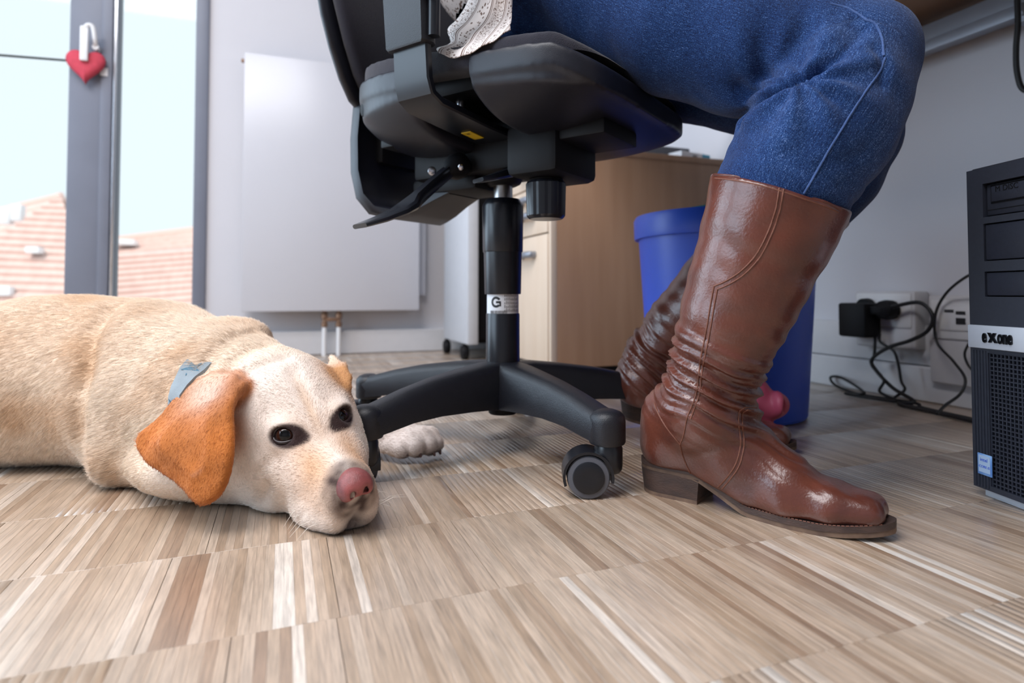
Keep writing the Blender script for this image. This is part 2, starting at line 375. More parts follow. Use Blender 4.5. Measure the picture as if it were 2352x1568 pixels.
# ---- floor: industrial parquet, upright oak lamellae in rows
PW, PL, PH = .0085, .171, .0031               # lamella width, row length, shift from row to row
ROW0 = .685 - 5 * PL
def wood():
    m = bpy.data.materials.new('oak_lamella'); m.use_nodes = True; nt = m.node_tree; N = nt.nodes; L = nt.links; b = N['Principled BSDF']
    g = N.new('ShaderNodeNewGeometry'); sx = N.new('ShaderNodeSeparateXYZ'); L.new(g.outputs['Position'], sx.inputs[0])
    def mth(op, a, b_=None):
        n = N.new('ShaderNodeMath'); n.operation = op
        for i, v in enumerate((a, b_)):
            if v is None: continue
            if isinstance(v, (int, float)): n.inputs[i].default_value = v
            else: L.new(v, n.inputs[i])
        return n.outputs[0]
    row = mth('FLOOR', mth('DIVIDE', mth('SUBTRACT', sx.outputs[1], ROW0), PL))
    col = mth('FLOOR', mth('DIVIDE', mth('SUBTRACT', sx.outputs[0], mth('MULTIPLY', row, PH)), PW))
    def wn_(c, z):
        cb = N.new('ShaderNodeCombineXYZ'); L.new(c, cb.inputs[0]); L.new(row, cb.inputs[1]); cb.inputs[2].default_value = z
        n = N.new('ShaderNodeTexWhiteNoise'); n.noise_dimensions = '3D'; L.new(cb.outputs[0], n.inputs['Vector']); return n
    r1 = wn_(col, 1.); r2 = wn_(mth('FLOOR', mth('DIVIDE', col, 3.)), 5.)
    t = mth('ADD', mth('MULTIPLY', r1.outputs[0], .62), mth('MULTIPLY', r2.outputs[0], .38))
    cr = N.new('ShaderNodeValToRGB'); e = cr.color_ramp.elements
    e[0].position = .08; e[0].color = (*lin((154, 124, 100)), 1); e[1].position = .95; e[1].color = (*lin((240, 229, 217)), 1)
    for p_, c_ in ((.28, (182, 156, 131)), (.5, (194, 169, 146)), (.72, (202, 179, 157)), (.84, (219, 200, 182))):
        k = e.new(p_); k.color = (*lin(c_), 1)
    L.new(t, cr.inputs[0])
    # grain runs along the lamella, shifted for each one
    off = N.new('ShaderNodeVectorMath'); off.operation = 'MULTIPLY_ADD'; L.new(r1.outputs[1], off.inputs[0]); off.inputs[1].default_value = (9, 9, 9); L.new(g.outputs['Position'], off.inputs[2])
    mp = N.new('ShaderNodeMapping'); mp.inputs['Scale'].default_value = (1, .055, 1); L.new(off.outputs[0], mp.inputs['Vector'])
    nz = N.new('ShaderNodeTexNoise'); nz.inputs['Scale'].default_value = 430; nz.inputs['Detail'].default_value = 5; nz.inputs['Roughness'].default_value = .65; L.new(mp.outputs[0], nz.inputs['Vector'])
    gr = N.new('ShaderNodeMapRange'); gr.inputs['From Min'].default_value = .30; gr.inputs['From Max'].default_value = .62; gr.inputs['To Min'].default_value = .60; gr.inputs['To Max'].default_value = 1.07; L.new(nz.outputs[0], gr.inputs['Value'])
    n3 = N.new('ShaderNodeTexNoise'); n3.inputs['Scale'].default_value = 14; n3.inputs['Detail'].default_value = 4; L.new(g.outputs['Position'], n3.inputs['Vector'])
    st = N.new('ShaderNodeMapRange'); st.inputs['From Min'].default_value = .3; st.inputs['From Max'].default_value = .7; st.inputs['To Min'].default_value = .93; st.inputs['To Max'].default_value = 1.06; L.new(n3.outputs[0], st.inputs['Value'])
    mu = mth('MULTIPLY', gr.outputs[0], st.outputs[0])
    mm = N.new('ShaderNodeVectorMath'); mm.operation = 'SCALE'; L.new(cr.outputs[0], mm.inputs[0]); L.new(mu, mm.inputs['Scale'])
    L.new(mm.outputs[0], b.inputs['Base Color'])
    rr = N.new('ShaderNodeMapRange'); rr.inputs['To Min'].default_value = .30; rr.inputs['To Max'].default_value = .46; L.new(n3.outputs[0], rr.inputs['Value']); L.new(rr.outputs[0], b.inputs['Roughness'])
    b.inputs['Specular IOR Level'].default_value = .7; b.inputs['Coat Weight'].default_value = 1.; b.inputs['Coat Roughness'].default_value = .30; b.inputs['Coat IOR'].default_value = 1.95
    bp = N.new('ShaderNodeBump'); bp.inputs['Strength'].default_value = .25; bp.inputs['Distance'].default_value = .0006; L.new(nz.outputs[0], bp.inputs['Height']); L.new(bp.outputs[0], b.inputs['Normal'])
    return m
M['oak'] = wood()
M['joint'] = pm('dark_floor_joint', (92, 66, 48), .8)
floor = box('floor', (X0, Y0, -.06), (X1, Y1, -.0035), 'joint'); struct(floor, 'pale oak parquet of narrow upright lamellae in rows')
bm = bmesh.new(); bm_box(bm, (0, 0, -.006), (PW - .00009, PL - .00016, 0), 0); 
es = [e for e in bm.edges if all(v.co.z > -.001 for v in e.verts)]
bmesh.ops.bevel(bm, geom=es, offset=.00012, segments=1, affect='EDGES'); lam = frombm('lamella', bm); lam.materials.append(M['oak'])
lv = np.array([v.co[:] for v in lam.vertices]); lf = [tuple(p.vertices) for p in lam.polygons]
cells = []
for j in range(-4, 19):
    ya = ROW0 + j * PL
    if ya > Y1 - .01: continue
    for i in range(int((-3.3 - j * PH) / PW), int((X1 - j * PH) / PW) - 1):
        xa = i * PW + j * PH; xc, yc = xa + PW / 2, ya + PL / 2
        r, d = xc * CP - yc * SP, xc * SP + yc * CP
        if d > .05:
            px = 1176 + F * r / d; py = 672 + F * H / d
            seen = -60 < px < 2412 and py < 1680
        else: seen = False
        cells.append((0 if seen else 1, d, xa, ya))
cells.sort()
rest = []
for n_, (s_, d, xa, ya) in enumerate(cells):
    ln = PL if ya + PL <= Y1 else Y1 - ya
    if n_ < 300:
        o = bpy.data.objects.new('lamella', lam); COL.objects.link(o); o.parent = floor; o.location = (xa, ya, rng.uniform(-.00012, .00005))
        if n_ % 17 == 0: o.scale = (.94, 1, 1)
    else: rest.append((xa, ya, ln))
rest = np.array(rest); nb = len(lv)
V = lv[None] * np.stack([np.where(np.arange(len(rest)) % 17 == 0, .94, 1.), rest[:, 2] / PL, np.ones(len(rest))], 1)[:, None, :] + np.stack([rest[:, 0], rest[:, 1], rng.uniform(-.00012, .00005, len(rest))], 1)[:, None, :]
me = bpy.data.meshes.new('lamellae'); tot = []
quads = np.array([f for f in lf if len(f) == 4]); Q = (quads[None] + (np.arange(len(rest)) * nb)[:, None, None]).reshape(-1, 4)
me = npmesh('lamellae', V.reshape(-1, 3), Q)
o = obj('lamellae', me, 'oak', floor); o['kind'] = 'stuff'

# ---- walls, ceiling
WX0, WX1, WZ = -3.15, -.29, 2.45             # balcony window opening
struct(box('wall_back', (WX1, Y1, 0), (X1 + .15, Y1 + .3, ZC), 'wall'), 'white wall behind the radiator')
struct(box('wall_back_lintel', (X0, Y1, WZ), (WX1, Y1 + .3, ZC), 'wall'))
struct(box('wall_back_corner', (X0 - .15, Y1, 0), (WX0, Y1 + .3, ZC), 'wall'))
struct(box('wall_back_sill', (WX0, Y1 + .02, -.06), (WX1, Y1 + .3, .03), 'duct'))
struct(box('wall_right', (X1, Y0, 0), (X1 + .15, Y1, ZC), 'wall'), 'white wall under the desk')
struct(boxes('wall_left', [((X0 - .15, Y0, 0), (X0, -.5, ZC)), ((X0 - .15, 2.0, 0), (X0, Y1, ZC)), ((X0 - .15, -.5, 2.5), (X0, 2.0, ZC)), ((X0 - .15, -.5, 0), (X0, 2.0, .4))], 'wallg'))
struct(box('wall_rear', (X0, Y0 - .15, 0), (X1, Y0, ZC), 'wallg'))
struct(box('ceiling', (X0 - .15, Y0 - .15, ZC), (X1 + .15, Y1 + .3, ZC + .1), 'ceil'))
# cable ducts that serve as skirting
def duct(name, a, b, side, h, t, lab):
    bm = bmesh.new()
    if side == 'Y': bm_box(bm, (a, Y1 - t, 0), (b, Y1, h), .004, 1)
    else: bm_box(bm, (X1 - t, a, 0), (X1, b, h), .004, 1)
    return struct(obj(name, frombm(name, bm), 'duct'), lab)
duct('baseboard_back', WX1, X1, 'Y', .1, .025, 'low white skirting duct under the radiator')
duct('baseboard_right', Y0, Y1 - .03, 'X', .084, .03, 'low skirting duct along the right wall')
struct(box('trim_1', (X1 - .018, Y0, .086), (X1, Y1 - .03, .183), 'duct', bev=.003), 'upper strip of the skirting duct')

# ---- balcony window
win = thing('window_1', 'tall grey framed balcony window with two casements', None, ((WX0 + WX1) / 2, Y1, .03)); win['kind'] = 'structure'
def post(xa, xb, ya, yb, nm='frame_post', z0=.03, z1=WZ): return box(nm, (xa, ya, z0), (xb, yb, z1), 'frame', win, .006, 2)
post(-.336, -.288, Y1 - .012, Y1 + .07)                       # outer frame, right
pst = post(-.757, -.60, Y1 - .015, Y1 + .06, 'meeting_stile')
box('stile_ridge', (-.653, Y1 - .024, .03), (-.616, Y1 - .012, WZ), 'frame', win, .004); box('stile_edge', (-.612, Y1 - .02, .03), (-.602, Y1 - .005, WZ), 'steel', win, .002)
post(-1.62, -1.5, Y1 - .012, Y1 + .06); post(-2.4, -2.26, Y1 - .012, Y1 + .06); post(WX0, WX0 + .06, Y1 - .012, Y1 + .06)
post(WX0, WX1, Y1 - .012, Y1 + .06, 'bottom_rail', .03, .13); post(WX0, WX1, Y1 - .012, Y1 + .06, 'top_rail', WZ - .07, WZ)
gm = bpy.data.materials.new('window_glass'); gm.use_nodes = True; nt = gm.node_tree; nt.nodes.remove(nt.nodes['Principled BSDF'])
tr = nt.nodes.new('ShaderNodeBsdfTransparent'); gl = nt.nodes.new('ShaderNodeBsdfGlossy'); gl.inputs['Roughness'].default_value = .03
fr = nt.nodes.new('ShaderNodeFresnel'); fr.inputs[0].default_value = 1.25; mx = nt.nodes.new('ShaderNodeMixShader')
tr.inputs[0].default_value = (.97, .985, .99, 1)
nz = nt.nodes.new('ShaderNodeTexNoise'); nz.inputs['Scale'].default_value = 2; mr = nt.nodes.new('ShaderNodeMapRange'); mr.inputs['To Min'].default_value = .02; mr.inputs['To Max'].default_value = .05
nt.links.new(nz.outputs[0], mr.inputs['Value']); nt.links.new(mr.outputs[0], gl.inputs['Roughness'])
nt.links.new(fr.outputs[0], mx.inputs[0]); nt.links.new(tr.outputs[0], mx.inputs[1]); nt.links.new(gl.outputs[0], mx.inputs[2]); nt.links.new(mx.outputs[0], nt.nodes['Material Output'].inputs[0])
M['glass'] = gm
for a, b in ((-.60, -.336), (-1.5, -.757), (-2.26, -1.62), (WX0 + .06, -2.4)):
    box('pane', (a - .004, Y1 + .025, .12), (b + .004, Y1 + .031, WZ - .06), 'glass', win)

# ---- red heart hanging on the window handle, with the cord
HW = Y1 - .045
hc = onY(197, 150, HW)
n = 40; pts = []
for i in range(n):
    t = 2 * PI * i / n; x = 16 * math.sin(t) ** 3; z = 13 * math.cos(t) - 5 * math.cos(2 * t) - 2 * math.cos(3 * t) - math.cos(4 * t)
    pts.append((x / 16, z / 15))
rings = []
for s_, y in ((.55, -.020), (.82, -.016), (.96, -.007), (1, 0), (.96, .007), (.82, .013), (.6, .016)):
    rings.append([Vector((hc.x + x * .064 * s_, HW + y, hc.z + .002 + (z * .066) * s_)) for x, z in pts])
o = loft('felt_heart', rings, 'red'); settle(o); tag(o, 'red padded heart hanging on the grey window frame', 'heart')
hd = thing('white_hook', 'white hooked window handle with the red heart hung over it', 'handle', (hc.x - .004, Y1 - .02, hc.z))
a = onY(193, 140, HW - .026); b = onY(193, 66, HW - .03)
box('lever', (a.x - .013, HW - .036, a.z), (a.x + .013, HW - .022, b.z + .01), 'whitep', hd, .004)
tube('hook', [(a.x, HW - .03, b.z + .002), (a.x + .012, HW - .03, b.z + .016), (a.x + .026, HW - .028, b.z + .01), (a.x + .031, HW - .02, b.z - .03), (a.x + .03, HW + .0, b.z - .055)], .008, 'whitep', hd, 10, 6)
lathe('spindle', (a.x + .03, Y1 - .02, b.z - .055), (0, -1, 0), [(.011, 0), (.011, .035)], 'whitep', hd, 16)
t0 = onY(240, 168, Y1 - .02); box('paper_tab', (t0.x - .012, Y1 - .028, t0.z - .012), (t0.x + .012, Y1 - .024, t0.z + .018), 'white', hd)
ca = onY(155, 139, Y1 - .03); cb_ = onY(-60, 122, Y1 - .03)
o = tube('stretched_cord', [cb_ + (cb_ - ca) * 3, cb_, ca, ca + Vector((.03, .012, -.004))], .0042, 'matteb', None, 8); settle(o); tag(o, 'thin dark cord stretched across the left window pane', 'cord')

# ---- radiator
rd = thing('radiator', 'tall flat white panel radiator on the back wall', 'radiator', (.2, Y1 - .06, .17))
RY = Y1 - .10
ra = onY(553, 721, RY); rb = onY(963, 716, RY); rt = onY(557, 118, RY).z
box('front_panel', (ra.x, RY, .185), (rb.x, RY + .012, rt), 'rad', rd, .004)
box('rear_panel', (ra.x + .01, RY + .05, .2), (rb.x - .01, RY + .062, rt - .02), 'rad', rd, .004)
box('side_cover', (ra.x, RY + .01, .2), (ra.x + .006, RY + .062, rt), 'rad', rd, .002)
box('side_cover', (rb.x - .006, RY + .01, .2), (rb.x, RY + .062, rt), 'rad', rd, .002)
boxes('top_grille', [((ra.x + .02 + i * .033, RY + .014, rt - .012), (ra.x + .04 + i * .033, RY + .05, rt - .004)) for i in range(20)], 'rad', rd)
boxes('fins', [((ra.x + .03 + i * .03, RY + .012, .22), (ra.x + .034 + i * .03, RY + .05, rt - .03)) for i in range(22)], 'rad', rd)
lathe('bleed_valve', (ra.x - .012, RY + .02, rt - .03), (1, 0, 0), [(.006, 0), (.008, .004), (.008, .014)], 'brass', rd, 12)
for px in (745, 778):
    c = onY(px, 735, RY + .03)
    v = lathe('valve', (c.x, RY + .03, .118), (0, 0, 1), [(.010, 0), (.013, .004), (.013, .018), (.009, .022), (.009, .034), (.014, .038), (.014, .055), (.010, .06), (.010, .075)], 'brass', rd, 16)
    tube('pipe', [(c.x, RY + .03, 0), (c.x, RY + .03, .12)], .009, 'whitep', rd, 14)
for s_ in (-.12, .35): box('wall_bracket', (.2 + s_, RY + .06, .25), (.24 + s_, Y1 - .003, rt - .08), 'rad', rd)
c = onY(762, 735, RY + .03); box('valve_bridge', (c.x - .03, RY + .022, .142), (c.x + .03, RY + .038, .158), 'brass', rd, .003)

# ================================================================== the houses across the street
def tiled_roof(name, label, corners, n, wallz, ridge=True):
    # corners: lower left, lower right, upper right, upper left of the slope facing the window
    a, b, c, d = [Vector(x) for x in corners]
    t = thing(name, label, 'building', ((a.x + b.x) / 2, (a.y + b.y) / 2, wallz), 'houses across the street')
    nn = (b - a).cross(d - a).normalized()
    if nn.z < 0: nn = -nn
    for i in range(n):
        s0, s1 = i / n, (i + 1.08) / n
        p = [a.lerp(d, s0), b.lerp(c, s0), b.lerp(c, min(s1, 1)), a.lerp(d, min(s1, 1))]
        rings = [[p[0], p[1], p[1] + nn * .09, p[0] + nn * .09], [p[3] - nn * .03, p[2] - nn * .03, p[2], p[3]]]
        loft('tile_course', rings, 'tile', t)
    back = (c + d) / 2
    dep = Vector((0, 1, 0)) * max(2., abs((d - a).y))
    loft('rear_slope', [[d, c, c + Vector((0, 0, -.12)), d + Vector((0, 0, -.12))], [d + dep + Vector((0, 0, a.z - d.z)), c + dep + Vector((0, 0, a.z - d.z)), c + dep + Vector((0, 0, a.z - d.z - .12)), d + dep + Vector((0, 0, a.z - d.z - .12))]], 'tile', t)
    if ridge: tube('ridge_tiles', [d + nn * .02, c + nn * .02], .11, 'tileR', t, 8)
    box('wall', (min(a.x, d.x) + .3, a.y + .3, wallz), (max(b.x, c.x) - .3, a.y + 2 * abs(d.y - a.y) - .3, a.z), 'render', t)
    tube('gutter', [a + Vector((0, -.08, .02)), b + Vector((0, -.08, .02))], .09, 'tileD', t, 8)
    return t, nn
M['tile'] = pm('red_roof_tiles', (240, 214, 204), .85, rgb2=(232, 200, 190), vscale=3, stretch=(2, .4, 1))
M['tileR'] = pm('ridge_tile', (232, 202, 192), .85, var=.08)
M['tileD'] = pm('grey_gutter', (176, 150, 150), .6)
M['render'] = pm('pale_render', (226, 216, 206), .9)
D1, D2 = 15.0, 17.0
def far(px, py, Y): return onY(px, py, Y)
lo_l, lo_r = far(-330, 840, D1), far(146, 840, D1)
hi_r, hi_l = far(140, 452, D1 + 4.2), far(-40, 500, D1 + 4.2)
r1, n1 = tiled_roof('tiled_house', 'red tiled roof with skylights seen through the left pane', [far(-420, 830, D1), far(262, 830, D1), far(141, 452, D1 + 3.6), far(132, 454, D1 + 3.6)], 22, -7.0)
# higher roof rising behind it with two bright skylights
r2, n2 = tiled_roof('tiled_house', 'further red tiled roof with two bright skylights', [far(-420, 640, D1 + 4), far(80, 640, D1 + 4), far(146, 450, D1 + 8), far(-420, 590, D1 + 8)], 8, -7.0, True)
for px, py in ((18, 497), (44, 490)):
    c = far(px, py, D1 + 4.6); box('skylight', (c.x - .12, c.y - .25, c.z - .22), (c.x + .12, c.y + .1, c.z + .22), 'whitep', r2, .02)
c = far(80, 576, D1 + 1.9); box('skylight', (c.x - .13, c.y - .2, c.z - .06), (c.x + .13, c.y + .2, c.z + .09), 'whitep', r1, .02)
c = far(5, 668, D1 + 1.2); box('skylight', (c.x - .2, c.y - .2, c.z - .1), (c.x + .2, c.y + .2, c.z + .1), 'whitep', r1, .02)
r3, n3 = tiled_roof('tiled_house', 'low red tiled roof seen through the narrow right pane', [far(175, 860, D2), far(640, 815, D2), far(640, 556, D2 + 3.2), far(175, 590, D2 + 3.2)], 18, -7.0, False)
r4, n4 = tiled_roof('tiled_house', 'upper red tiled roof with its ridge above the low roof', [far(170, 600, D2 + 3.4), far(660, 560, D2 + 3.4), far(640, 503, D2 + 6), far(262, 552, D2 + 6)], 5, -7.0, True)
c = far(296, 560, D2 + 4.2); box('skylight', (c.x - .35, c.y - .3, c.z - .05), (c.x + .2, c.y + .3, c.z + .12), 'whitep', r4, .02)
r5, n5 = tiled_roof('tiled_house', 'red gable rising just right of the window post', [far(120, 640, D2 + 5), far(300, 640, D2 + 5), far(262, 528, D2 + 6.5), far(200, 505, D2 + 6.5)], 6, -7.0, True)

# ================================================================== furniture and things along the right wall
# ---- desk
DK = thing('desk', 'office desk seen from below with grey steel beam', 'desk', (1.1, .6, 0))
box('desktop', (.74, -1.0, .905), (1.455, 1.6, .93), 'deskw', DK, .003)
box('rear_beam', (1.385, -.95, .822), (1.43, 1.55, .88), 'beam', DK, .004)
box('cable_channel', (1.372, -.95, .812), (1.388, 1.55, .838), 'beam', DK, .002)
box('beam_bracket', (1.375, .70, .80), (1.44, .78, .905), 'beam', DK, .003)
for y in (-.85, 1.45):
    box('cross_arm', (.80, y - .03, .872), (1.43, y + .03, .905), 'beam', DK, .003)
    lg = box('leg', (1.385, y - .03, .02), (1.43, y + .03, .822), 'beam', DK, .004)
    box('leg_foot', (1.0, y - .035, 0), (1.43, y + .035, .022), 'beam', DK, .004)
for y in (-.6, .25, 1.1): box('support_block', (1.39, y - .03, .878), (1.425, y + .03, .906), 'beam', DK)
# cable that hangs from the desk at the picture's right edge
a = onX(2338, 55, 1.36)
o = tube('hanging_cable', [a + Vector((0, 0, .06)), a, onX(2334, 110, 1.36), onX(2336, 165, 1.36), onX(2350, 205, 1.36), onX(2385, 200, 1.36), onX(2400, 120, 1.36), onX(2395, 30, 1.36)], .0052, 'cable', None, 10, 8); settle(o)
tag(o, 'black cable hanging in a loop from the desk beam', 'cable')

# ---- drawer pedestal
PX, PY = .762, 1.692; PT = .716
pd = thing('drawer_pedestal', 'beech drawer pedestal behind the blue bin', 'cabinet', (1.08, 1.9, 0))
PY2, PX2 = PY + .43, 1.425
box('side_panel', (PX + .02, PY, .03), (PX2, PY + .02, PT - .02), 'beech', pd, .0015)
box('side_panel', (PX + .02, PY2 - .02, .03), (PX2, PY2, PT - .02), 'beech', pd, .0015)
box('top_panel', (PX - .002, PY - .003, PT - .02), (PX2, PY2 + .003, PT), 'beech', pd, .002)
box('back_panel', (PX2 - .02, PY + .02, .03), (PX2 - .004, PY2 - .02, PT - .02), 'beech', pd)
box('plinth', (PX + .05, PY + .01, 0), (PX2 - .02, PY2 - .01, .03), 'matteb', pd)
box('side_edge', (PX, PY, .03), (PX + .02, PY + .016, PT - .02), 'beechf', pd, .001)
box('side_edge', (PX, PY2 - .016, .03), (PX + .02, PY2, PT - .02), 'beechf', pd, .001)
zs = [onX(1203, 547, PX).z, onX(1203, 462, PX).z]
edges = [.035, zs[0], zs[1], PT - .115, PT - .024]
for z0, z1 in zip(edges, edges[1:]):
    dr = box('drawer_front', (PX - .004, PY + .018, z0 + .0025), (PX + .016, PY2 - .018, z1 - .0025), 'beechf', pd, .0015)
    hz = z1 - .062 if z1 - z0 > .1 else z1 - .04
    cy = PY + .165
    hb = tube('handle', [(PX - .004, cy - .05, hz), (PX - .024, cy - .047, hz), (PX - .03, cy, hz), (PX - .024, cy + .047, hz), (PX - .004, cy + .05, hz)], .011, 'steelg', dr, 10, 5)
box('drawer_block', (PX + .017, PY + .021, .036), (PX2 - .03, PY2 - .021, PT - .03), 'dgrey', pd)
# ---- small things on the pedestal
zt = PT
a = P(1612, 352, 1.80)
Rz = Matrix.Rotation(math.radians(-20), 4, 'Z')
bx = thing('cardboard_box', 'small white and blue box lying on the pedestal', 'box', (1.31, 1.76, zt))
def at_(o, lo, hi, mat, nm, rot, loc, parent, bev=.001):
    xf = Matrix.Translation(loc) @ Matrix.Rotation(rot, 4, 'Z'); return box(nm, lo, hi, mat, parent, bev, 1, xf)
at_(0, (-.06, -.03, 0), (.045, .03, .026), 'white', 'carton', math.radians(12), Vector((1.312, 1.76, zt)), bx)
at_(0, (.045, -.0302, -.0001), (.085, .0302, .0262), 'teal2', 'carton_end', math.radians(12), Vector((1.312, 1.76, zt)), bx)
xf = Matrix.Translation(Vector((1.312, 1.76, zt))) @ Matrix.Rotation(math.radians(12), 4, 'Z')
boxes('printed_mark', [((-.005 + i * .006, -.0306, .009), (-.002 + i * .006, -.0301, .018)) for i in range(4)], 'ink', bx, xf=xf)
o = boxes('paper_stack', [((1.16, 1.75, zt + .0), (1.235, 1.84, zt + .012)), ((1.165, 1.755, zt + .012), (1.23, 1.832, zt + .017))], 'ink'); settle(o); tag(o, 'dark notebook lying left of the white box on the pedestal', 'notebook')
o = box('file_tray', (1.12, 1.86, zt), (1.40, 2.08, zt + .075), 'dgrey', None, .004); settle(o); tag(o, 'dark grey file tray behind the white box on the pedestal', 'tray')

# ---- grey rolling cabinet
gc = thing('rolling_cabinet', 'light grey rolling cabinet beside the radiator', 'cabinet', (.85, 2.4, 0))
gx, gy, gy2 = .66, 2.235, 2.60
box('side_panel', (gx, gy, .062), (gx + .042, gy2, .72), 'grey', gc, .003)
box('side_panel', (gx + .40, gy, .062), (gx + .442, gy2, .72), 'grey', gc, .003)
box('top_panel', (gx - .002, gy - .002, .72), (gx + .444, gy2, .742), 'grey', gc, .003)
box('back_panel', (gx + .042, gy2 - .02, .062), (gx + .40, gy2, .72), 'matteb', gc)
for z in (.062, .27, .5): box('shelf', (gx + .042, gy + .05, z), (gx + .40, gy2 - .02, z + .018), 'matteb', gc)
box('front_strip', (gx + .0421, gy + .03, .08), (gx + .40, gy + .045, .72), 'matteb', gc)
for x in (gx - .005, gx + .40):
    for y in (gy + .06, gy2 - .03):
        c = lathe('caster', (x - .002, y, .028), (1, 0, 0), [(.006, -.002), (.026, 0), (.028, .004), (.028, .02), (.026, .024), (.006, .026)], 'matteb', gc, 20)
        box('fork', (x + .004, y - .01, .028), (x + .018, y + .012, .062), 'matteb', c, .002)

# ---- blue waste bin
bn = thing('waste_bin', 'round blue plastic waste bin behind the brown boots', 'bin', (w((.468, 1.34, 0))))
bc = w((.470, 1.345, 0)); R0, R1 = .162, .186; ztop = q(1540, 486, 1.17)[2]
ztop = .428
lathe('body', bc, (0, 0, 1), [(R0 - .008, .0), (R0, .006), (R1, ztop - .045), (R1 - .004, ztop - .045), (R0 - .004, .008)], 'blue', bn, 64, False)
lathe('base', bc, (0, 0, 1), [(R0 - .002, .002), (R0 - .002, .006)], 'blue', bn, 48)
lathe('rim', bc, (0, 0, 1), [(R1 - .003, ztop - .05), (R1 + .0085, ztop - .05), (R1 + .0095, ztop - .046), (R1 + .0105, ztop - .008), (R1 + .006, ztop), (R1 - .003, ztop), (R1 - .006, ztop - .004), (R1 - .005, ztop - .05)], 'blue', bn, 64, False)
o = prism('paper_scrap', [w((.36, 1.26, ztop - .14)), w((.405, 1.24, ztop - .14)), w((.40, 1.235, ztop + .012)), w((.352, 1.255, ztop + .006))], Vector((.002, .002, 0)), 'teal'); settle(o); tag(o, 'teal paper scrap sticking out of the blue bin', 'paper')

# ---- computer tower
pc = thing('computer_tower', 'black computer tower standing at the right edge', 'computer', w((.66, .70, 0)))
A = w((.596, .795, 0)); B = w((.602, .725, 0)); ux = (B - A).normalized(); uy = Vector((ux.y * -1, ux.x, 0))
if uy.x < 0: uy = -uy
PCM = Matrix(((ux.x, uy.x, 0, A.x), (ux.y, uy.y, 0, A.y), (0, 0, 1, 0), (0, 0, 0, 1)))     # local: x across the front, y into the case, z up
PCH, PCW, PCD = .4185, .19, .42
def pb(nm, lo, hi, mat, bev=0., par=pc): return box(nm, lo, hi, mat, par, bev, 2, PCM)
sl, sh = q(2226, 745, .793)[2], 0
z_s0, z_s1 = q(2228, 797, .793)[2], q(2225, 745, .793)[2]
pb('case', (.004, .03, .018), (PCW - .004, PCD, PCH - .006), 'pcc', .003)
for x in (.015, PCW - .045):
    for y in (.05, PCD - .08): pb('foot', (x, y, 0), (x + .03, y + .03, .018), 'matteb', .003)
pb('base_strip', (.004, .012, .0), (PCW - .004, .03, .012), 'silver', .001)
# front bezel around the drive bays
zb1 = q(2263, 681, .775)[2]; bays = [(q(2263, 600, .775)[2], q(2263, 515, .775)[2], .010), (zb1, q(2263, 624, .775)[2], .010)]
top0, top1 = q(2262, 500, .775)[2], q(2262, 424, .775)[2]
x0 = .024
def bezel():
    rect = [(0, PCW, top1, PCH), (0, x0, z_s1, top1), (PCW - x0, PCW, z_s1, top1)]
    zl = [z_s1, bays[1][0], bays[1][1], bays[0][0], bays[0][1], top0]
    rect += [(x0, PCW - x0, zl[0], zl[1]), (x0, PCW - x0, zl[2], zl[3]), (x0, PCW - x0, zl[4], zl[5])]
    bm = bmesh.new()
    for a, b, c, d in rect: bm_box(bm, (a, 0, c), (b, .03, d), 0, 1, PCM)
    bmesh.ops.remove_doubles(bm, verts=bm.verts, dist=1e-6)
    return obj('bezel', frombm('bezel', bm), 'pcb', pc)
bezel()
for z0, z1, dp in bays: pb('drive_cover', (x0 + .0012, .0012, z0 + .0012), (PCW - x0 - .0012, .03, z1 - .0012), 'pcb', .0015)
dv = pb('optical_drive', (x0 + .0015, .004, top0 + .0015), (PCW - x0 - .0015, .03, top1 - .0015), 'pcb', .0015)
pb('drive_tray', (x0 + .010, .002, top0 + .018), (PCW - x0 - .006, .006, top1 - .005), 'pcb', .001, dv)
boxes('tray_gap', [((x0 + .008, .0036, top0 + .016), (PCW - x0 - .004, .0042, top0 + .018)), ((x0 + .008, .0036, top1 - .005), (PCW - x0 - .004, .0042, top1 - .003)), ((x0 + .008, .0036, top0 + .016), (x0 + .010, .0042, top1 - .003)), ((x0 + .003, .0036, top0 + .008), (PCW - x0 - .004, .0042, top0 + .009))], 'matteb', dv, xf=PCM)
FR = PCM @ Matrix.Rotation(PI / 2, 4, 'X')       # text plane on the front
def letter(body, size, x, z, y, mat, par, ext=.0006, bold=0., sx=1.):
    me = text_mesh(body, size, ext, bold); me.transform(PCM @ Matrix.Translation((x, y, z)) @ Matrix.Rotation(PI / 2, 4, 'X') @ Matrix.Diagonal((sx, 1, 1, 1)))
    return obj('lettering', me, mat, par)
letter('M DISC', .010, x0 + .016, top0 + .03, .0018, 'matteb', dv, .0002)
stp = pb('silver_strip', (-.001, -.003, z_s0), (PCW + .001, .03, z_s1), 'silver', .0015)
letter('e', .0235, .0225, z_s0 + .0085, -.0036, 'chrome', stp, .0012, .0006, .56); letter('one', .0235, .0445, z_s0 + .0085, -.0036, 'chrome', stp, .0012, .0006, .56)
xx = [(.0475, 0), (.0555, 0), (.0605, .0055), (.066, 0), (.0735, 0), (.0645, .0088), (.0705, .0165), (.0625, .0165), (.0590, .0125), (.0540, .0165), (.0460, .0165), (.0545, .0075)]
bm = bmesh.new(); vs = [bm.verts.new(PCM @ Vector(((x - .0460) * .50 + .0305, -.0048, z_s0 + .0085 + z * .74))) for x, z in xx]; f = bm.faces.new(vs)
r = bmesh.ops.extrude_face_region(bm, geom=[f]); nv = [v for v in r['geom'] if isinstance(v, bmesh.types.BMVert)]; bmesh.ops.translate(bm, vec=PCM.to_3x3() @ Vector((0, .002, 0)), verts=nv)
obj('lettering', frombm('lettering', bm), 'chrome', stp)
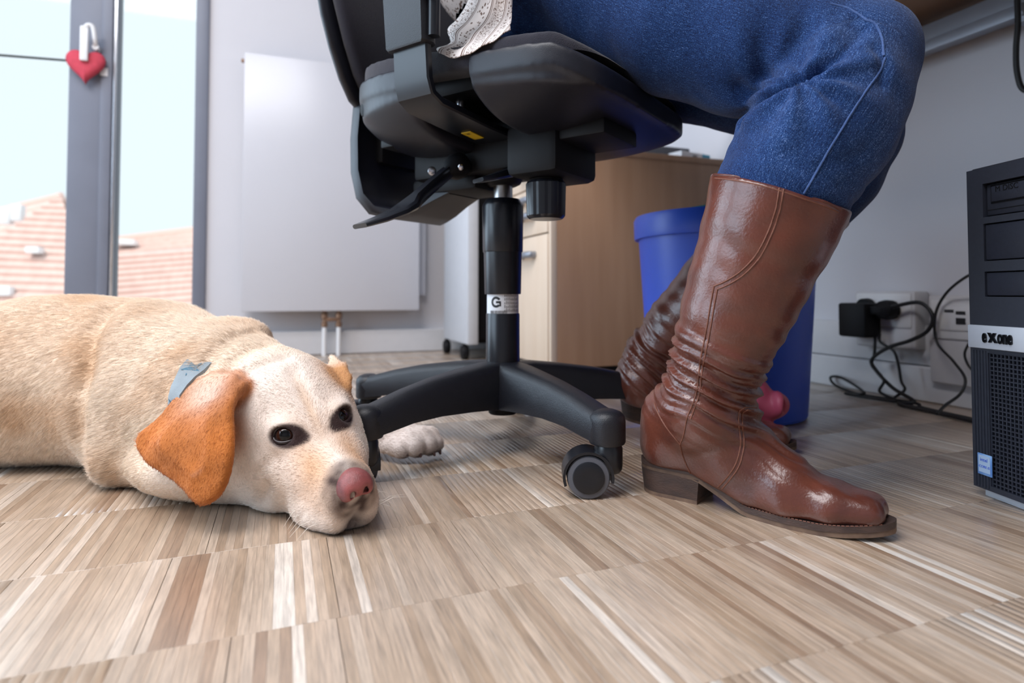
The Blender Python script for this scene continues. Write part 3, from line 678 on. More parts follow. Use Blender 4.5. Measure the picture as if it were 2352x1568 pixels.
# perforated grille: a lattice of bars over a dark void
pb('grille_back', (.004, .012, .014), (PCW - .004, .0125, z_s0), 'matteb')
GX0, GX1, GZ0, GZ1 = .026, PCW - .026, .016, z_s0 - .004
rim = [((0, 0, .012), (.026, .03, z_s0)), ((PCW - .026, 0, .012), (PCW, .03, z_s0)), ((.026, 0, .012), (PCW - .026, .03, .0185)), ((.026, 0, z_s0 - .005), (PCW - .026, .03, z_s0))]
gr = boxes('grille_frame', rim, 'pcb', pc, xf=PCM)
bm = bmesh.new(); pitch = .0054; nx = int((GX1 - GX0) / pitch); nz_ = int((GZ1 - GZ0) / pitch)
def quadbox(bm, lo, hi):
    vs = [bm.verts.new(PCM @ Vector(p)) for p in ((lo[0], lo[1], lo[2]), (hi[0], lo[1], lo[2]), (hi[0], lo[1], hi[2]), (lo[0], lo[1], hi[2]), (lo[0], hi[1], lo[2]), (hi[0], hi[1], lo[2]), (hi[0], hi[1], hi[2]), (lo[0], hi[1], hi[2]))]
    for f in ((0, 1, 2, 3), (0, 4, 5, 1), (1, 5, 6, 2), (2, 6, 7, 3), (3, 7, 4, 0)): bm.faces.new([vs[i] for i in f])
for i in range(nx + 1): quadbox(bm, (GX0 + i * pitch, .0015, GZ0), (GX0 + i * pitch + .0016, .004, GZ1))
for i in range(nz_ + 1): quadbox(bm, (GX0, .0017, GZ0 + i * pitch), (GX1, .004, GZ0 + i * pitch + .0016))
o = obj('grille_mesh', frombm('grille_mesh', bm), 'pcb', gr); o['kind'] = 'stuff'
for i in range(5): pb('rib', (.0035 + i * .0045, -.0008, .014), (.0055 + i * .0045, .001, z_s0 - .003), 'pcb', 0, gr)
s0 = q(2247, 1124, .79)[2]; st = pb('processor_sticker', (.009, -.0022, .030), (.030, -.0008, .0565), 'stick', .0006)
pb('sticker_face', (.0112, -.0026, .0335), (.0278, -.0021, .0545), 'sticki', 0, st)
letter('intel', .0062, .0138, .0472, -.0028, 'blue', st, .0001); letter('CORE i5', .0044, .0118, .0392, -.0028, 'blue', st, .0001)
pb('case_lid', (.002, .006, PCH), (PCW - .002, PCD, PCH + .0025), 'pcc', .001)

# ---- wall sockets
XW = X1 - .018
sk = thing('wall_socket', 'white double power socket box low on the right wall', 'socket', (X1 - .02, 1.1, .12))
box('socket_box', (X1 - .052, 1.022, .122), (X1 - .001, 1.185, .264), 'duct', sk, .006)
box('cover_plate', (X1 - .056, 1.03, .175), (X1 - .05, 1.178, .258), 'whitep', sk, .003)
box('lower_cover', (X1 - .054, 1.03, .126), (X1 - .05, 1.178, .17), 'duct', sk, .002)
for y in (1.14, 1.078): lathe('outlet', (X1 - .0562, y, .217), (-1, 0, 0), [(.0215, 0), (.0215, .0012), (.019, .0012), (.0185, -.004)], 'whitep', sk, 24)
sk2 = thing('data_socket', 'white network socket box beside the computer tower', 'socket', (X1 - .02, .93, .05))
box('socket_box', (X1 - .048, .84, .052), (X1 - .001, .994, .254), 'duct', sk2, .006)
box('cover_plate', (X1 - .053, .855, .155), (X1 - .047, .985, .245), 'whitep', sk2, .004)
box('inner_plate', (X1 - .056, .88, .175), (X1 - .052, .965, .232), 'whitep', sk2, .003)
boxes('port', [((X1 - .0575, .905, .19), (X1 - .0555, .925, .204)), ((X1 - .0575, .905, .212), (X1 - .0555, .925, .219))], 'ink', sk2)
box('port_label', (X1 - .0572, .93, .216), (X1 - .0555, .95, .222), 'dgrey', sk2)
pa = thing('power_adapter', 'chunky black power adapter plugged into the wall socket', 'adapter', (X1 - .1, 1.13, .15))
pm_ = M['matteb']
box('housing', (X1 - .115, 1.105, .148), (X1 - .058, 1.183, .234), 'matteb', pa, .006)
lathe('plug_disc', (X1 - .057, 1.14, .225), (-1, 0, 0), [(.02, 0), (.021, .004), (.02, .022)], 'matteb', pa, 24)
box('prong_neck', (X1 - .10, 1.07, .206), (X1 - .075, 1.11, .226), 'matteb', pa, .004)
pl = thing('power_plug', 'round black power plug beside the chunky adapter', 'plug', (X1 - .09, 1.075, .2))
lathe('plug_body', (X1 - .058, 1.075, .218), (-1, 0, 0), [(.0185, 0), (.0235, .003), (.0245, .02), (.022, .034), (.012, .04)], 'matteb', pl, 28)
tube('strain_relief', [(X1 - .085, 1.06, .225), (X1 - .085, 1.043, .229)], [.006, .004], 'cable', pl, 10)
# ---- cables
def cable(label, pts, rad, group=None):
    o = tube('power_cable', pts, rad, 'cable', None, 8, 8); settle(o); tag(o, label, 'cable', group)
XA = X1 - .075
cable('black plug cable curling right from the round plug to the floor', [(X1 - .085, 1.05, .228), onX(2112, 695, XA), onX(2142, 725, XA), onX(2130, 760, XA), onX(2090, 782, XA), onX(2040, 798, XA), onX(2003, 825, XA), onX(2012, 850, XA), onX(2050, 890, XA - .02), onX(2100, 922, XA - .05), (1.32, 1.0, .006), (1.30, .90, .006), (1.28, .8, .006)], .0045)
cable('thin black cable running from the tower past the sockets to the floor', [onX(2300, 600, XA - .1), onX(2222, 634, XA - .04), onX(2172, 675, XA), onX(2148, 725, XA), onX(2152, 785, XA), onX(2190, 830, XA - .02), onX(2217, 870, XA - .04), onX(2205, 905, XA - .06), onX(2172, 930, XA - .10), onX(2152, 950, XA - .14)], .003)
cable('black adapter cable dropping behind the plug cable', [onX(2020, 765, XA), onX(2022, 785, XA), onX(2052, 805, XA), onX(2063, 835, XA), onX(2070, 875, XA), onX(2078, 895, XA - .01), (1.345, 1.03, .008), (1.31, .93, .006)], .0034)
cable('black cable lying in a narrow loop at the foot of the wall', [onX(2010, 770, XA), onX(2008, 815, XA), onX(2002, 838, XA), onX(2030, 872, XA - .02), (1.36, 1.08, .02), (1.335, 1.02, .008), (1.33, 1.15, .006), onX(1985, 902, XA - .05), onX(1935, 868, X1 - .05), onX(1908, 866, X1 - .045), onX(1920, 885, X1 - .055), onX(1975, 905, X1 - .08), onX(2100, 925, X1 - .11), (1.33, .95, .005), (1.3, .8, .005)], .0036)
cable('thin cable behind the edge of the computer tower', [onX(2230, 780, XA), onX(2216, 810, XA), onX(2222, 835, XA), onX(2240, 860, XA), onX(2260, 900, XA)], .0026)

# ---- pink dog toy
f = Field((.36, 1.02, -.02), (.56, 1.20, .16), .0025)
def tq(px, py, d=1.095): return q(px, py, d)
f.chain([(tq(1738, 925), .020), (tq(1768, 932), .0225), (tq(1784, 928), .0215)], .01)
f.ell(tq(1786, 926, 1.078), (.012, .02, .022), k=.006)
f.chain([(tq(1738, 918), .016), (tq(1746, 896), .014), (tq(1742, 874), .0085)], .012)
f.chain([(tq(1745, 945), .014), (tq(1757, 975), .012), (tq(1764, 1000), .011)], .008)
f.chain([(tq(1720, 935), .016), (tq(1690, 950), .014), (tq(1680, 1000), .011)], .01)
f.ell(tq(1802, 933, 1.066), (.004, .012, .012), k=.004, sub=True)
zz = tq(1764, 1000)[2]
v, fc = f.mesh(2); v = v.copy(); v[:, 2] -= max(0, v[:, 2].min() - .001)
o = obj('dog_toy', npmesh('dog_toy', wn(v), fc), 'pink', None, True); settle(o); tag(o, 'pink rubber dog toy standing behind the near boot', 'toy')

# ================================================================== office chair
CR, CD = -.0155, 1.03                          # gas column: right, ahead
TH = math.radians(-35); ucx, ucy = math.cos(TH), math.sin(TH)
def kc(u, v, z): return np.array((CR + u * ucx - v * ucy, CD + u * ucy + v * ucx, z))    # chair frame: forward, left, up
def K(u, v, z): return w(kc(u, v, z))
ch = thing('office_chair', 'black swivel office chair with five-star base and armrest', 'chair', K(0, 0, 0))
UZ = Vector((0, 0, 1)); cb = K(0, 0, 0)
# ---- five-star base
BA = [math.radians(a) for a in (-59.5, 228.5, 156.5, 84.5, 12.5)]     # in the (right, ahead) plane
def leg_pt(a, s, t, z):                        # s along the leg, t across
    return w((CR + s * math.cos(a) - t * math.sin(a), CD + s * math.sin(a) + t * math.cos(a), z))
base = lathe('base_hub', cb, UZ, [(.030, .068), (.036, .07), (.040, .078), (.044, .10), (.045, .118), (.041, .132), (.034, .140), (.0, .140)][:-1], 'blackp', ch, 40)
lathe('hub_plug', cb, UZ, [(.022, .058), (.024, .060), (.024, .072)], 'matteb', ch, 24)
RL = .285
for a in BA:
    rings = []
    for s, wt, wb, zt_, zb in ((.02, .032, .036, .146, .074), (.05, .028, .035, .1445, .075), (.10, .0235, .0305, .1395, .078), (.16, .0205, .0265, .1315, .080), (.21, .0195, .0245, .1215, .078), (.25, .0205, .0235, .111, .072), (.272, .022, .0225, .1055, .069)):
        prof = []
        for x, z in ((-wb, zb), (-wb, zb + .006), (-(wt + .002), zt_ - .012), (-wt + .004, zt_ - .003), (-wt * .5, zt_), (wt * .5, zt_), (wt - .004, zt_ - .003), (wt + .002, zt_ - .012), (wb, zb + .006), (wb, zb), (wb - .006, zb), (0, zb + .004), (-wb + .006, zb)):
            prof.append(leg_pt(a, s, x, z))
        rings.append(prof)
    lg = loft('base_leg', rings, 'blackp', ch, auto=38)
    lathe('caster_socket', leg_pt(a, RL - .012, 0, 0), UZ, [(.0225, .066), (.0238, .069), (.0238, .094), (.0225, .101), (.018, .106), (.010, .109)], 'blackp', lg, 28)
# ---- casters
WR = .0272
def caster(loc, head, nm='caster'):
    # wheel trails behind the stem along `head` (angle in right/ahead plane)
    dirv = (w((math.cos(head), math.sin(head), 0)) - w((0, 0, 0))).normalized(); sidev = Vector((-dirv.y, dirv.x, 0))
    L0 = Vector((loc.x, loc.y, 0))
    cst = lathe(nm, L0, UZ, [(.0150, .030), (.0178, .034), (.0185, .040), (.0185, .060), (.017, .0645), (.0175, .066)], 'blackg', ch, 28)
    cst2 = L0 + dirv * .027 + Vector((0, 0, WR))
    # hood: a shell over the upper half of the twin wheels
    rings = []
    for th in np.linspace(math.radians(-12), math.radians(200), 18):
        ring = []
        for rr, s_ in ((WR + .0052, -.021), (WR + .0052, .021), (WR + .0018, .021), (WR + .0018, -.021)):
            ring.append(cst2 + (-dirv) * (rr * math.cos(th)) + UZ * (rr * math.sin(th)) + sidev * s_)
        rings.append(ring)
    loft('hood', rings, 'blackg', cst, auto=40)
    o = box('hood_web', (0, -.003, 0), (.024, .003, .03), 'blackg', cst, 0, 1, Matrix.Translation(L0 + dirv * .004 + UZ * .022) @ dirv.to_track_quat('X', 'Z').to_matrix().to_4x4())
    for sgn in (-1, 1):
        b0 = cst2 + sidev * sgn * .004
        wh = lathe('wheel', b0, sidev * sgn, [(.006, 0), (WR - .002, 0), (WR, .002), (WR, .0135), (WR - .0015, .0155), (.0205, .0165)], 'greyw', cst, 40)
        lathe('wheel_cap', b0, sidev * sgn, [(.0203, .0155), (.0200, .0178), (.0185, .0186), (.008, .0182)], 'blackg', wh, 36)
heads = [math.radians(178), math.radians(120), math.radians(150), math.radians(60), math.radians(-30)]
for a, hd_ in zip(BA, heads): caster(leg_pt(a, RL - .010, 0, 0), hd_)
# ---- gas column and telescopic sleeves
lathe('gas_column', cb, UZ, [(.0255, .14), (.0262, .1405), (.0262, .2225)], 'steelc', ch, 40)
lathe('lower_sleeve', cb, UZ, [(.0292, .136), (.0285, .15), (.0283, .2235), (.0275, .2255), (.026, .2255)], 'blackg', ch, 48)
lathe('sticker_band', cb, UZ, [(.0268, .220), (.0268, .262)], 'white', ch, 48, False)
lathe('middle_sleeve', cb, UZ, [(.027, .2575), (.0303, .2575), (.0307, .2595), (.0322, .330)], 'blackg', ch, 48, False)
lathe('upper_sleeve', cb, UZ, [(.031, .328), (.0332, .328), (.0338, .330), (.0348, .405), (.0335, .4095), (.0285, .4175), (.018, .4178)], 'blackg', ch, 48, False)
lathe('piston', cb, UZ, [(.0165, .40), (.0165, .47)], 'steelc', ch, 32)
# print on the band: round logo, small lines, barcode
def on_band(a, z, rr=.02695):                  # a: angle from the direction to the camera, positive to the right
    return w((CR + rr * math.sin(a), CD - rr * math.cos(a), z))
def band_quads(nm, lst):
    bm = bmesh.new()
    for a0, a1, z0, z1 in lst:
        k = max(1, int((a1 - a0) / .12)); A_ = [a0 + (a1 - a0) * i / k for i in range(k + 1)]
        lo = [bm.verts.new(on_band(a, z0)) for a in A_]; hi = [bm.verts.new(on_band(a, z1)) for a in A_]
        for i in range(k): bm.faces.new((lo[i], lo[i + 1], hi[i + 1], hi[i]))
    return obj(nm, frombm(nm, bm), 'ink', ch)
ring = []
for i in range(26):
    t = math.radians(-40 - i * 11.5); ring.append((t, .0085))
bm = bmesh.new(); prev = None
for t, _ in ring:
    pr = [bm.verts.new(on_band(-.42 + r_ * math.cos(t) / .027, .2445 + r_ * math.sin(t))) for r_ in (.0052, .0092)]
    if prev: bm.faces.new((prev[0], prev[1], pr[1], pr[0]))
    prev = pr
obj('logo_print', frombm('logo_print', bm), 'ink', ch)
band_quads('logo_print', [(-.42, -.10, .2425, .2462), (-.2, -.09, .2375, .2445)])
lines = []
for i, a in enumerate(np.arange(.12, 1.2, .10)):
    for j in range(5):
        lines.append((a, a + .035, .2285 + j * .0062, .2285 + j * .0062 + rng.uniform(.003, .0055)))
band_quads('small_print', lines)
band_quads('barcode', [(-.85 + i * .034, -.85 + i * .034 + rng.uniform(.008, .022), .2255, .2305) for i in range(34)])
# ---- mechanism
def kbox(nm, lo, hi, mat, bev=.004, par=ch, tilt=None):
    o0 = K(0, 0, 0); a = (K(1, 0, 0) - o0); b = (K(0, 1, 0) - o0)
    m = Matrix(((a.x, b.x, 0, o0.x), (a.y, b.y, 0, o0.y), (0, 0, 1, 0), (0, 0, 0, 1)))
    if tilt: m = m @ tilt
    return box(nm, lo, hi, mat, par, bev, 2, m)
mech = kbox('mechanism', (-.15, -.062, .455), (.105, .062, .518), 'matteb', .008)
kbox('mechanism_plate', (-.10, -.075, .505), (.16, .075, .525), 'matteb', .004)
kbox('mechanism_skirt', (-.165, -.05, .432), (-.02, .05, .46), 'matteb', .008, mech)
kbox('front_housing', (.075, -.10, .432), (.165, .03, .512), 'matteb', .012)
lathe('column_socket', cb, UZ, [(.022, .440), (.03, .444), (.04, .462), (.042, .47)], 'matteb', ch, 32)
# cross rails that carry the seat
kbox('seat_rail', (.155, -.09, .478), (.235, .02, .50), 'matteb', .003); kbox('seat_rail', (-.17, -.12, .505), (-.09, .12, .52), 'matteb', .003)
# tension knob with ribs
kn = K(.118, -.052, 0)
lathe('knob_thread', kn, UZ, [(.024, .425)] + [(.024 + .002 * (i % 2), .428 + .0025 * i) for i in range(7)] + [(.022, .447)], 'matteb', ch, 28)
rings = []
nk = 40
for z, rr in ((.371, .0245), (.3735, .0275), (.376, .0292), (.424, .0305), (.4275, .0285)):
    rings.append([kn + Vector((math.cos(2 * PI * i / nk), math.sin(2 * PI * i / nk), 0)) * (rr - (.0016 if i % 4 == 0 and z > .372 else 0)) + UZ * z for i in range(nk)])
loft('tension_knob', rings, 'blackg', ch, auto=25)
# bolts and rivets
def bolt(px, py, d, r=.007, mat='steel'):
    c = P(px, py, d); n = (CAMP - c).normalized(); n = Vector((n.x, n.y, 0)).normalized()
    lathe('bolt', c - n * .004, n, [(r, 0), (r, .003), (r * .8, .006), (r * .4, .0072)], mat, ch, 16)
# ---- height lever (long paddle) and second lever
def lever(nm, pts, wid, thk, up):
    rings = []
    P_ = [Vector(p) for p in pts]
    for i, p in enumerate(P_):
        t = (P_[min(i + 1, len(P_) - 1)] - P_[max(i - 1, 0)]).normalized(); sd = t.cross(up).normalized(); n = sd.cross(t).normalized()
        a, b = wid[i] / 2, thk[i] / 2
        rings.append([p + sd * (a * cx) + n * (b * cz) for cx, cz in ((-1, -.5), (-.8, -1), (.8, -1), (1, -.5), (1, .5), (.8, 1), (-.8, 1), (-1, .5))])
    return loft(nm, rings, 'blackg', ch, auto=30)
lv = [P(1047, 383, .985), P(1020, 402, .96), P(985, 432, .93), P(957, 457, .91), P(938, 473, .895), P(915, 487, .88), P(870, 505, .855), P(826, 519, .835)]
lever('height_lever', lv, [.017, .017, .017, .020, .040, .046, .046, .038], [.019, .018, .018, .018, .014, .011, .009, .0065], UZ)
lathe('lever_boot', P(1050, 382, .985), P(1020, 402, .96) - P(1050, 382, .985), [(.020, -.012), (.022, 0), (.019, .012), (.012, .022), (.008, .03)], 'matteb', ch, 20)
lv2 = [P(1205, 385, .975), P(1180, 394, .955), P(1150, 402, .935), P(1120, 410, .92), P(1098, 414, .91)]
lever('tilt_lever', lv2, [.022, .030, .034, .034, .03], [.016, .016, .012, .009, .006], UZ)
# ---- seat shell: a bowl with a channel for the armrest bracket
sf = Field((-.33, -.30, .45), (.36, .30, .66), .003)
def rimz(X): return .604 - .024 * (X + 1) - .022 * np.clip(X - .8, 0, 1) / .2
def outline(x, y, scale):
    fr = np.clip((x + .22) / .5, 0, 1); hw = (.186 + .042 * fr) * scale; X = (x - .026) / (.248 * scale); Y = y / hw
    ex = 3.2 + 2.2 * fr * (y < 0)
    return (np.abs(X) ** ex + np.abs(Y) ** ex + 1e-6) ** (1 / ex), X
def bowl(x, y, z):
    r, X = outline(x, y, 1.)
    return np.maximum(np.maximum((r - 1) * .2, z - rimz(X)), .488 + (.058 - .036 * np.clip(X, 0, 1)) * np.clip(r, 0, 1.2) ** 5 - z)
def lip(x, y, z):
    r, X = outline(x, y, 1.018); m = rimz(X)
    return np.maximum(np.maximum((r - 1) * .2, z - m - .002), m - .026 - z)
sf.add(bowl, (-.3, -.28, .46), (.36, .28, .66), .018)
sf.add(lip, (-.3, -.28, .46), (.36, .28, .66), .010)
sf.add(lambda x, y, z: np.maximum(np.maximum(np.abs(x - (.035 + .12 * (y + .2))) - .062, y + .035), .0 * z + (z - .60)), (-.2, -.3, .45), (.2, -.02, .62), .012, True)
v, fc = sf.mesh(8)
def kverts(v): return wn(np.stack([CR + v[:, 0] * ucx - v[:, 1] * ucy, CD + v[:, 0] * ucy + v[:, 1] * ucx, v[:, 2]], 1))
obj('seat_shell', npmesh('seat_shell', kverts(v), fc), 'shell', ch, True)
kbox('seat_board', (-.17, -.17, .545), (.22, .17, .575), 'matteb', .01)
cf = Field((-.33, -.30, .55), (.36, .30, .72), .004)
def cush(x, y, z):
    r, X = outline(x, y, .985)
    top = rimz(X) + .022 + .014 * np.clip(-X, 0, 1)
    return np.maximum(np.maximum((r - 1) * .2, z - top), rimz(X) - .012 - z)
cf.add(cush, (-.3, -.28, .57), (.34, .28, .68), .02)
# round the upper edge
v, fc = cf.mesh(9)
obj('seat_cushion', npmesh('seat_cushion', kverts(v), fc), 'fabric', ch, True)
# ---- armrest: L bracket, sleeve, button, pad
def arm(side):
    sg = -1 if side == 'near' else 1
    g = lambda u, v_, z: K(u, sg * v_, z)
    path = [(.06, .505), (.12, .509), (.185, .516), (.216, .520), (.230, .530), (.2365, .548), (.240, .60), (.246, .66), (.250, .72)]
    rings = []
    for i, (v_, z) in enumerate(path):
        v0, z0 = path[max(i - 1, 0)]; v1, z1 = path[min(i + 1, len(path) - 1)]; l = math.hypot(v1 - v0, z1 - z0); nv, nz = -(z1 - z0) / l, (v1 - v0) / l
        hw = .030 + .006 * (1 - i / 8); u0 = .020 + .012 * (1 - min(1, i / 4)); t = .006
        rings.append([g(u0 + a * hw, v_ + nv * b * t, z + nz * b * t) for a, b in ((-1, -.6), (-.93, -1), (.93, -1), (1, -.6), (1, .6), (.93, 1), (-.93, 1), (-1, .6))])
    br = loft('arm_bracket', rings, 'blackg', ch, auto=30)
    rings = []
    for z, e in ((.592, .0), (.595, .003), (.66, .0045), (.76, .006), (.84, .006)):
        v_ = .2405 + (z - .592) * .06; hw, t = .034 + e, .012 + e * .5
        rings.append([g(.018 + a * hw, v_ + b * t, z) for a, b in ((-1, -.5), (-.9, -1), (.9, -1), (1, -.5), (1, .5), (.9, 1), (-.9, 1), (-1, .5))])
    sl = loft('arm_sleeve', rings, 'blackp', ch, auto=30)
    bt = tube('sleeve_button', [g(.060, .240, .600), g(.062, .242, .655)], [.0085, .0085], 'blackg', sl, 14)
    bt = tube('adjuster', [g(.060, .246, .650), g(.066, .246, .668), g(.092, .244, .690), g(.122, .241, .705)], [.011, .015, .016, .014], 'blackp', sl, 14)
    pad = Field((-.16, -.06, 0), (.2, .06, .06), .005); pad.chain([((-.11, 0, .03), .022), ((.14, 0, .03), .022)], .01); pad.cone((-.11, -.02, .03), .02, (.14, -.02, .03), .02, .01); pad.cone((-.11, .02, .03), .02, (.14, .02, .03), .02, .01)
    pv, pf = pad.mesh(1); pv = pv + np.array((.02, sg * .255, .83)); obj('arm_pad', npmesh('arm_pad', kverts(pv), pf), 'blackp', ch, True)
arm('near'); arm('far')
o = lathe('bracket_bolt', P(1058, 246, .905) + UZ * .012, (0, 0, -1), [(.0135, 0), (.0135, .003), (.0075, .0035), (.0075, .014), (.006, .016), (.003, .0155)], 'steel', ch, 20)
# yellow sticker under the bracket
c = kc(.045, -.078, .5105); pts = [K(.012, -.125, .5020), K(.030, -.125, .5020), K(.030, -.092, .4995), K(.012, -.092, .4995)]
ys = prism('yellow_sticker', pts, (0, 0, .001), 'yellow', ch)
bm = bmesh.new()
for i in range(6):
    vv = -.090 + i * .005; vs = [bm.verts.new(K(a, b, .5012)) for a, b in ((.018, vv - .03), (.024, vv - .03), (.024, vv - .027), (.018, vv - .027))]; bm.faces.new(vs)
obj('sticker_print', frombm('sticker_print', bm), 'ink', ys)
# ---- back support and backrest
prof = [(-.262, .66), (-.264, .60), (-.264, .54), (-.262, .48), (-.252, .435), (-.232, .410), (-.20, .402), (-.165, .410), (-.13, .425), (-.09, .440)]
rings = []
for i, (u, z) in enumerate(prof):
    u0, z0 = prof[max(i - 1, 0)]; u1, z1 = prof[min(i + 1, len(prof) - 1)]; l = math.hypot(u1 - u0, z1 - z0); nu, nz = -(z1 - z0) / l, (u1 - u0) / l
    hw = [.080, .098, .104, .104, .100, .090, .070, .056, .048, .042][i]; t = .010
    rings.append([K(u + nu * b * t + .012 * (abs(a) > .95), a * hw, z + nz * b * t) for a, b in ((-1, -.5), (-.94, -1), (-.5, -1), (.5, -1), (.94, -1), (1, -.5), (1, .5), (.94, 1), (.5, 1), (-.5, 1), (-.94, 1), (-1, .5))])
loft('back_support', rings, 'shell', ch, auto=40)
kbox('back_slider', (-.256, -.055, .50), (-.236, .055, .60), 'matteb', .006)
def back(nm, off, thk, inset, mat):
    rings = []; n = 28
    for z, hw in ((.585, .05), (.592, .085), (.605, .115), (.635, .142), (.68, .170), (.73, .19), (.80, .203), (.90, .21), (1.0, .205), (1.06, .18), (1.08, .12)):
        u = -.262 - .25 * max(0, z - .7) * .5 + .012 * math.sin((z - .6) * 6)
        hw = max(.02, hw - inset); ring = []
        for i in range(n):
            t = 2 * PI * i / n; c_, s_ = math.cos(t), math.sin(t)
            y = hw * abs(c_) ** .5 * (1 if c_ > 0 else -1); x = thk * abs(s_) ** .7 * (1 if s_ > 0 else -1)
            ring.append(K(u + off + x + .22 * max(0, abs(y) - .06) ** 1.25, y, z + (inset * .7 if z < .8 else -inset * .7)))
        rings.append(ring)
    return loft(nm, rings, mat, ch, auto=60)
back('back_shell', 0, .016, 0, 'shell'); back('back_cushion', .026, .024, .014, 'fabric')
bolt(1163, 363, .96, .0075); bolt(992, 392, 1.0, .0075); bolt(1058, 383, .955, .005); bolt(1337, 366, .93, .007)

# ================================================================== dog
DH = .003
df = Field((-1.75, .55, -.012), (-.05, 1.42, .30), DH)
# ---- head frame: origin midway between the eyes
EN, EF = q(650, 1000, .70), q(790, 953, .743)
HO = (EN + EF) / 2
Lh = (EF - EN) / np.linalg.norm(EF - EN)
NOSE = q(821, 1121, .650)
Fh = NOSE - HO; Fh = Fh - Lh * (Fh @ Lh); Fh /= np.linalg.norm(Fh)
Uh = np.cross(Fh, Lh)
# head axis is a little less steep than the eye-to-nose line
ca_, sa_ = math.cos(math.radians(14)), math.sin(math.radians(14))
Fh, Uh = Fh * ca_ + Uh * sa_, Uh * ca_ - Fh * sa_
HR = np.stack([Fh, Lh, Uh])
def hp(f, l, u): return HO + f * Fh + l * Lh + u * Uh
nl = HR @ (NOSE - HO)
def hell(f, l, u, rf, rl, ru, k=.02, sub=False): df.ell(hp(f, l, u), (rf, rl, ru), HR, k, sub)
# ---- trunk, lying, chest toward the right
df.ell((-1.42, 1.13, .125), (.24, .19, .135), k=.04)
df.ell((-1.02, 1.05, .118), (.34, .165, .124), k=.04)
df.ell((-.72, 1.00, .124), (.25, .158, .132), k=.04)
df.ell((-1.30, .97, .07), (.17, .10, .085), k=.03)             # near thigh
df.ell((-.585, .955, .118), (.125, .125, .128), k=.035)          # shoulders
df.ell((-.545, .885, .105), (.088, .062, .095), k=.03)           # near shoulder blade
df.cone((-.53, .872, .085), .055, (-.535, .842, .046), .044, .03)   # near upper arm
df.ell((-.88, .975, .068), (.34, .125, .070), k=.04)
df.cone((-.525, .834, .040), .038, (-.43, .815, .034), .034, .02)   # near forearm on the floor
df.cone((-.43, .815, .034), .034, (-.30, .76, .026), .026, .02)
df.ell((-.50, .92, .10), (.12, .11, .115), k=.04)
df.cone((-1.55, 1.20, .12), .07, (-1.70, 1.30, .03), .022, .04)        # root of the tail
df.cone((-1.28, .90, .045), .045, (-1.05, .845, .028), .026, .02)       # near hind leg on the floor
df.cone((-1.05, .845, .028), .026, (-.98, .835, .022), .020, .01)
# neck
df.cone((-.53, .93, .125), .116, (-.40, .845, .112), .095, .03)
df.cone((-.40, .845, .112), .095, (-.315, .795, .112), .078, .03)
df.ell(q(545, 772, .90), (.045, .05, .026), k=.022)               # skin folds at the nape
df.ell((-.385, .79, .045), (.10, .075, .045), k=.03)            # throat on the floor
# ---- head
hell(-.080, 0, -.020, .086, .076, .064, .03)                     # skull
hell(-.032, 0, -.020, .055, .054, .034, .02)                     # forehead
hell(-.026, .032, .004, .020, .017, .010, .012); hell(-.026, -.032, .004, .020, .017, .010, .012)   # brows
for s_ in (-1, 1):
    hell(-.050, s_ * .046, -.066, .064, .029, .046, .025)        # cheeks
    hell(.010, s_ * .029, -.046, .040, .0225, .030, .02)
    hell(.062, s_ * .0180, -.062, .040, .0205, .033, .014)       # flews
    hell(.026, s_ * .0270, -.078, .046, .0230, .026, .014)
    hell(.072, s_ * .0120, -.070, .026, .016, .025, .010)
hell(.052, 0, -.033, .060, .0265, .0245, .018)                   # muzzle bridge
hell(.082, 0, -.042, .022, .026, .026, .014)
hell(.018, 0, -.092, .075, .032, .020, .014)                     # lower jaw
hell(-.07, 0, -.098, .07, .055, .028, .03)
EYES = []
for c in (EN, EF):
    sg = float(np.sign((HR @ (c - HO))[1]))
    gz = Fh * .62 + Uh * .42 + Lh * sg * .55; gz /= np.linalg.norm(gz)
    ex = Lh * sg * .80 - Fh * .45 + Uh * .10; ex = ex - gz * (ex @ gz); ex /= np.linalg.norm(ex); ey = np.cross(gz, ex); ey = ey if ey[2] > 0 else -ey
    ec = c - gz * .0095; EYES.append((c, ec, gz, ex, ey, sg))
    df.ell(ec, (.0165, .0165, .0165), HR, .012)
    df.ell(c + gz * .004, (.0128, .0098, .014), np.stack([ex, ey, gz]), .003, True)
df.cone(hp(.035, 0, .004), .002, hp(-.05, 0, .050), .004, .014, True)      # furrow of the forehead
# ---- ears
def ear(pts, th, k=.006):
    c = np.mean(pts, 0)
    for a, b in zip(pts, pts[1:] + pts[:1]): df.tri(a, b, c, th, k)
EARP = [(549, 885, .712), (538, 871, .722), (515, 872, .735), (455, 897, .735), (400, 930, .725), (350, 975, .712), (322, 1013, .704), (337, 1046, .694), (367, 1069, .686), (413, 1099, .676), (448, 1134, .664), (466, 1147, .660), (485, 1140, .658), (509, 1115, .657), (522, 1061, .660), (527, 1004, .668), (524, 946, .682), (536, 916, .698)]
EAR = [np.array(x) for x in spline([tuple(q(*p)) for p in EARP + EARP[:1]], 3)[:-1]]
ec_ = np.mean(EAR, 0) + np.array((0, -.010, 0))
for a, b in zip(EAR, EAR[1:] + EAR[:1]):
    m0, m1 = a + (ec_ - a) * .45 + np.array((0, -.004, 0)), b + (ec_ - b) * .45 + np.array((0, -.004, 0))
    df.tri(a, b, m1, .0042, .004); df.tri(a, m1, m0, .0042, .004); df.tri(m0, m1, ec_, .0048, .004)
df.cone(q(546, 888, .716), .010, q(505, 900, .742), .018, .014)
df.cone(q(505, 900, .745), .02, q(440, 925, .75), .018, .02)
EAR2 = [q(762, 822, .845), q(788, 842, .825), q(800, 868, .805), q(798, 890, .795), q(788, 898, .79), q(770, 876, .80)]
ear(EAR2, .0045)
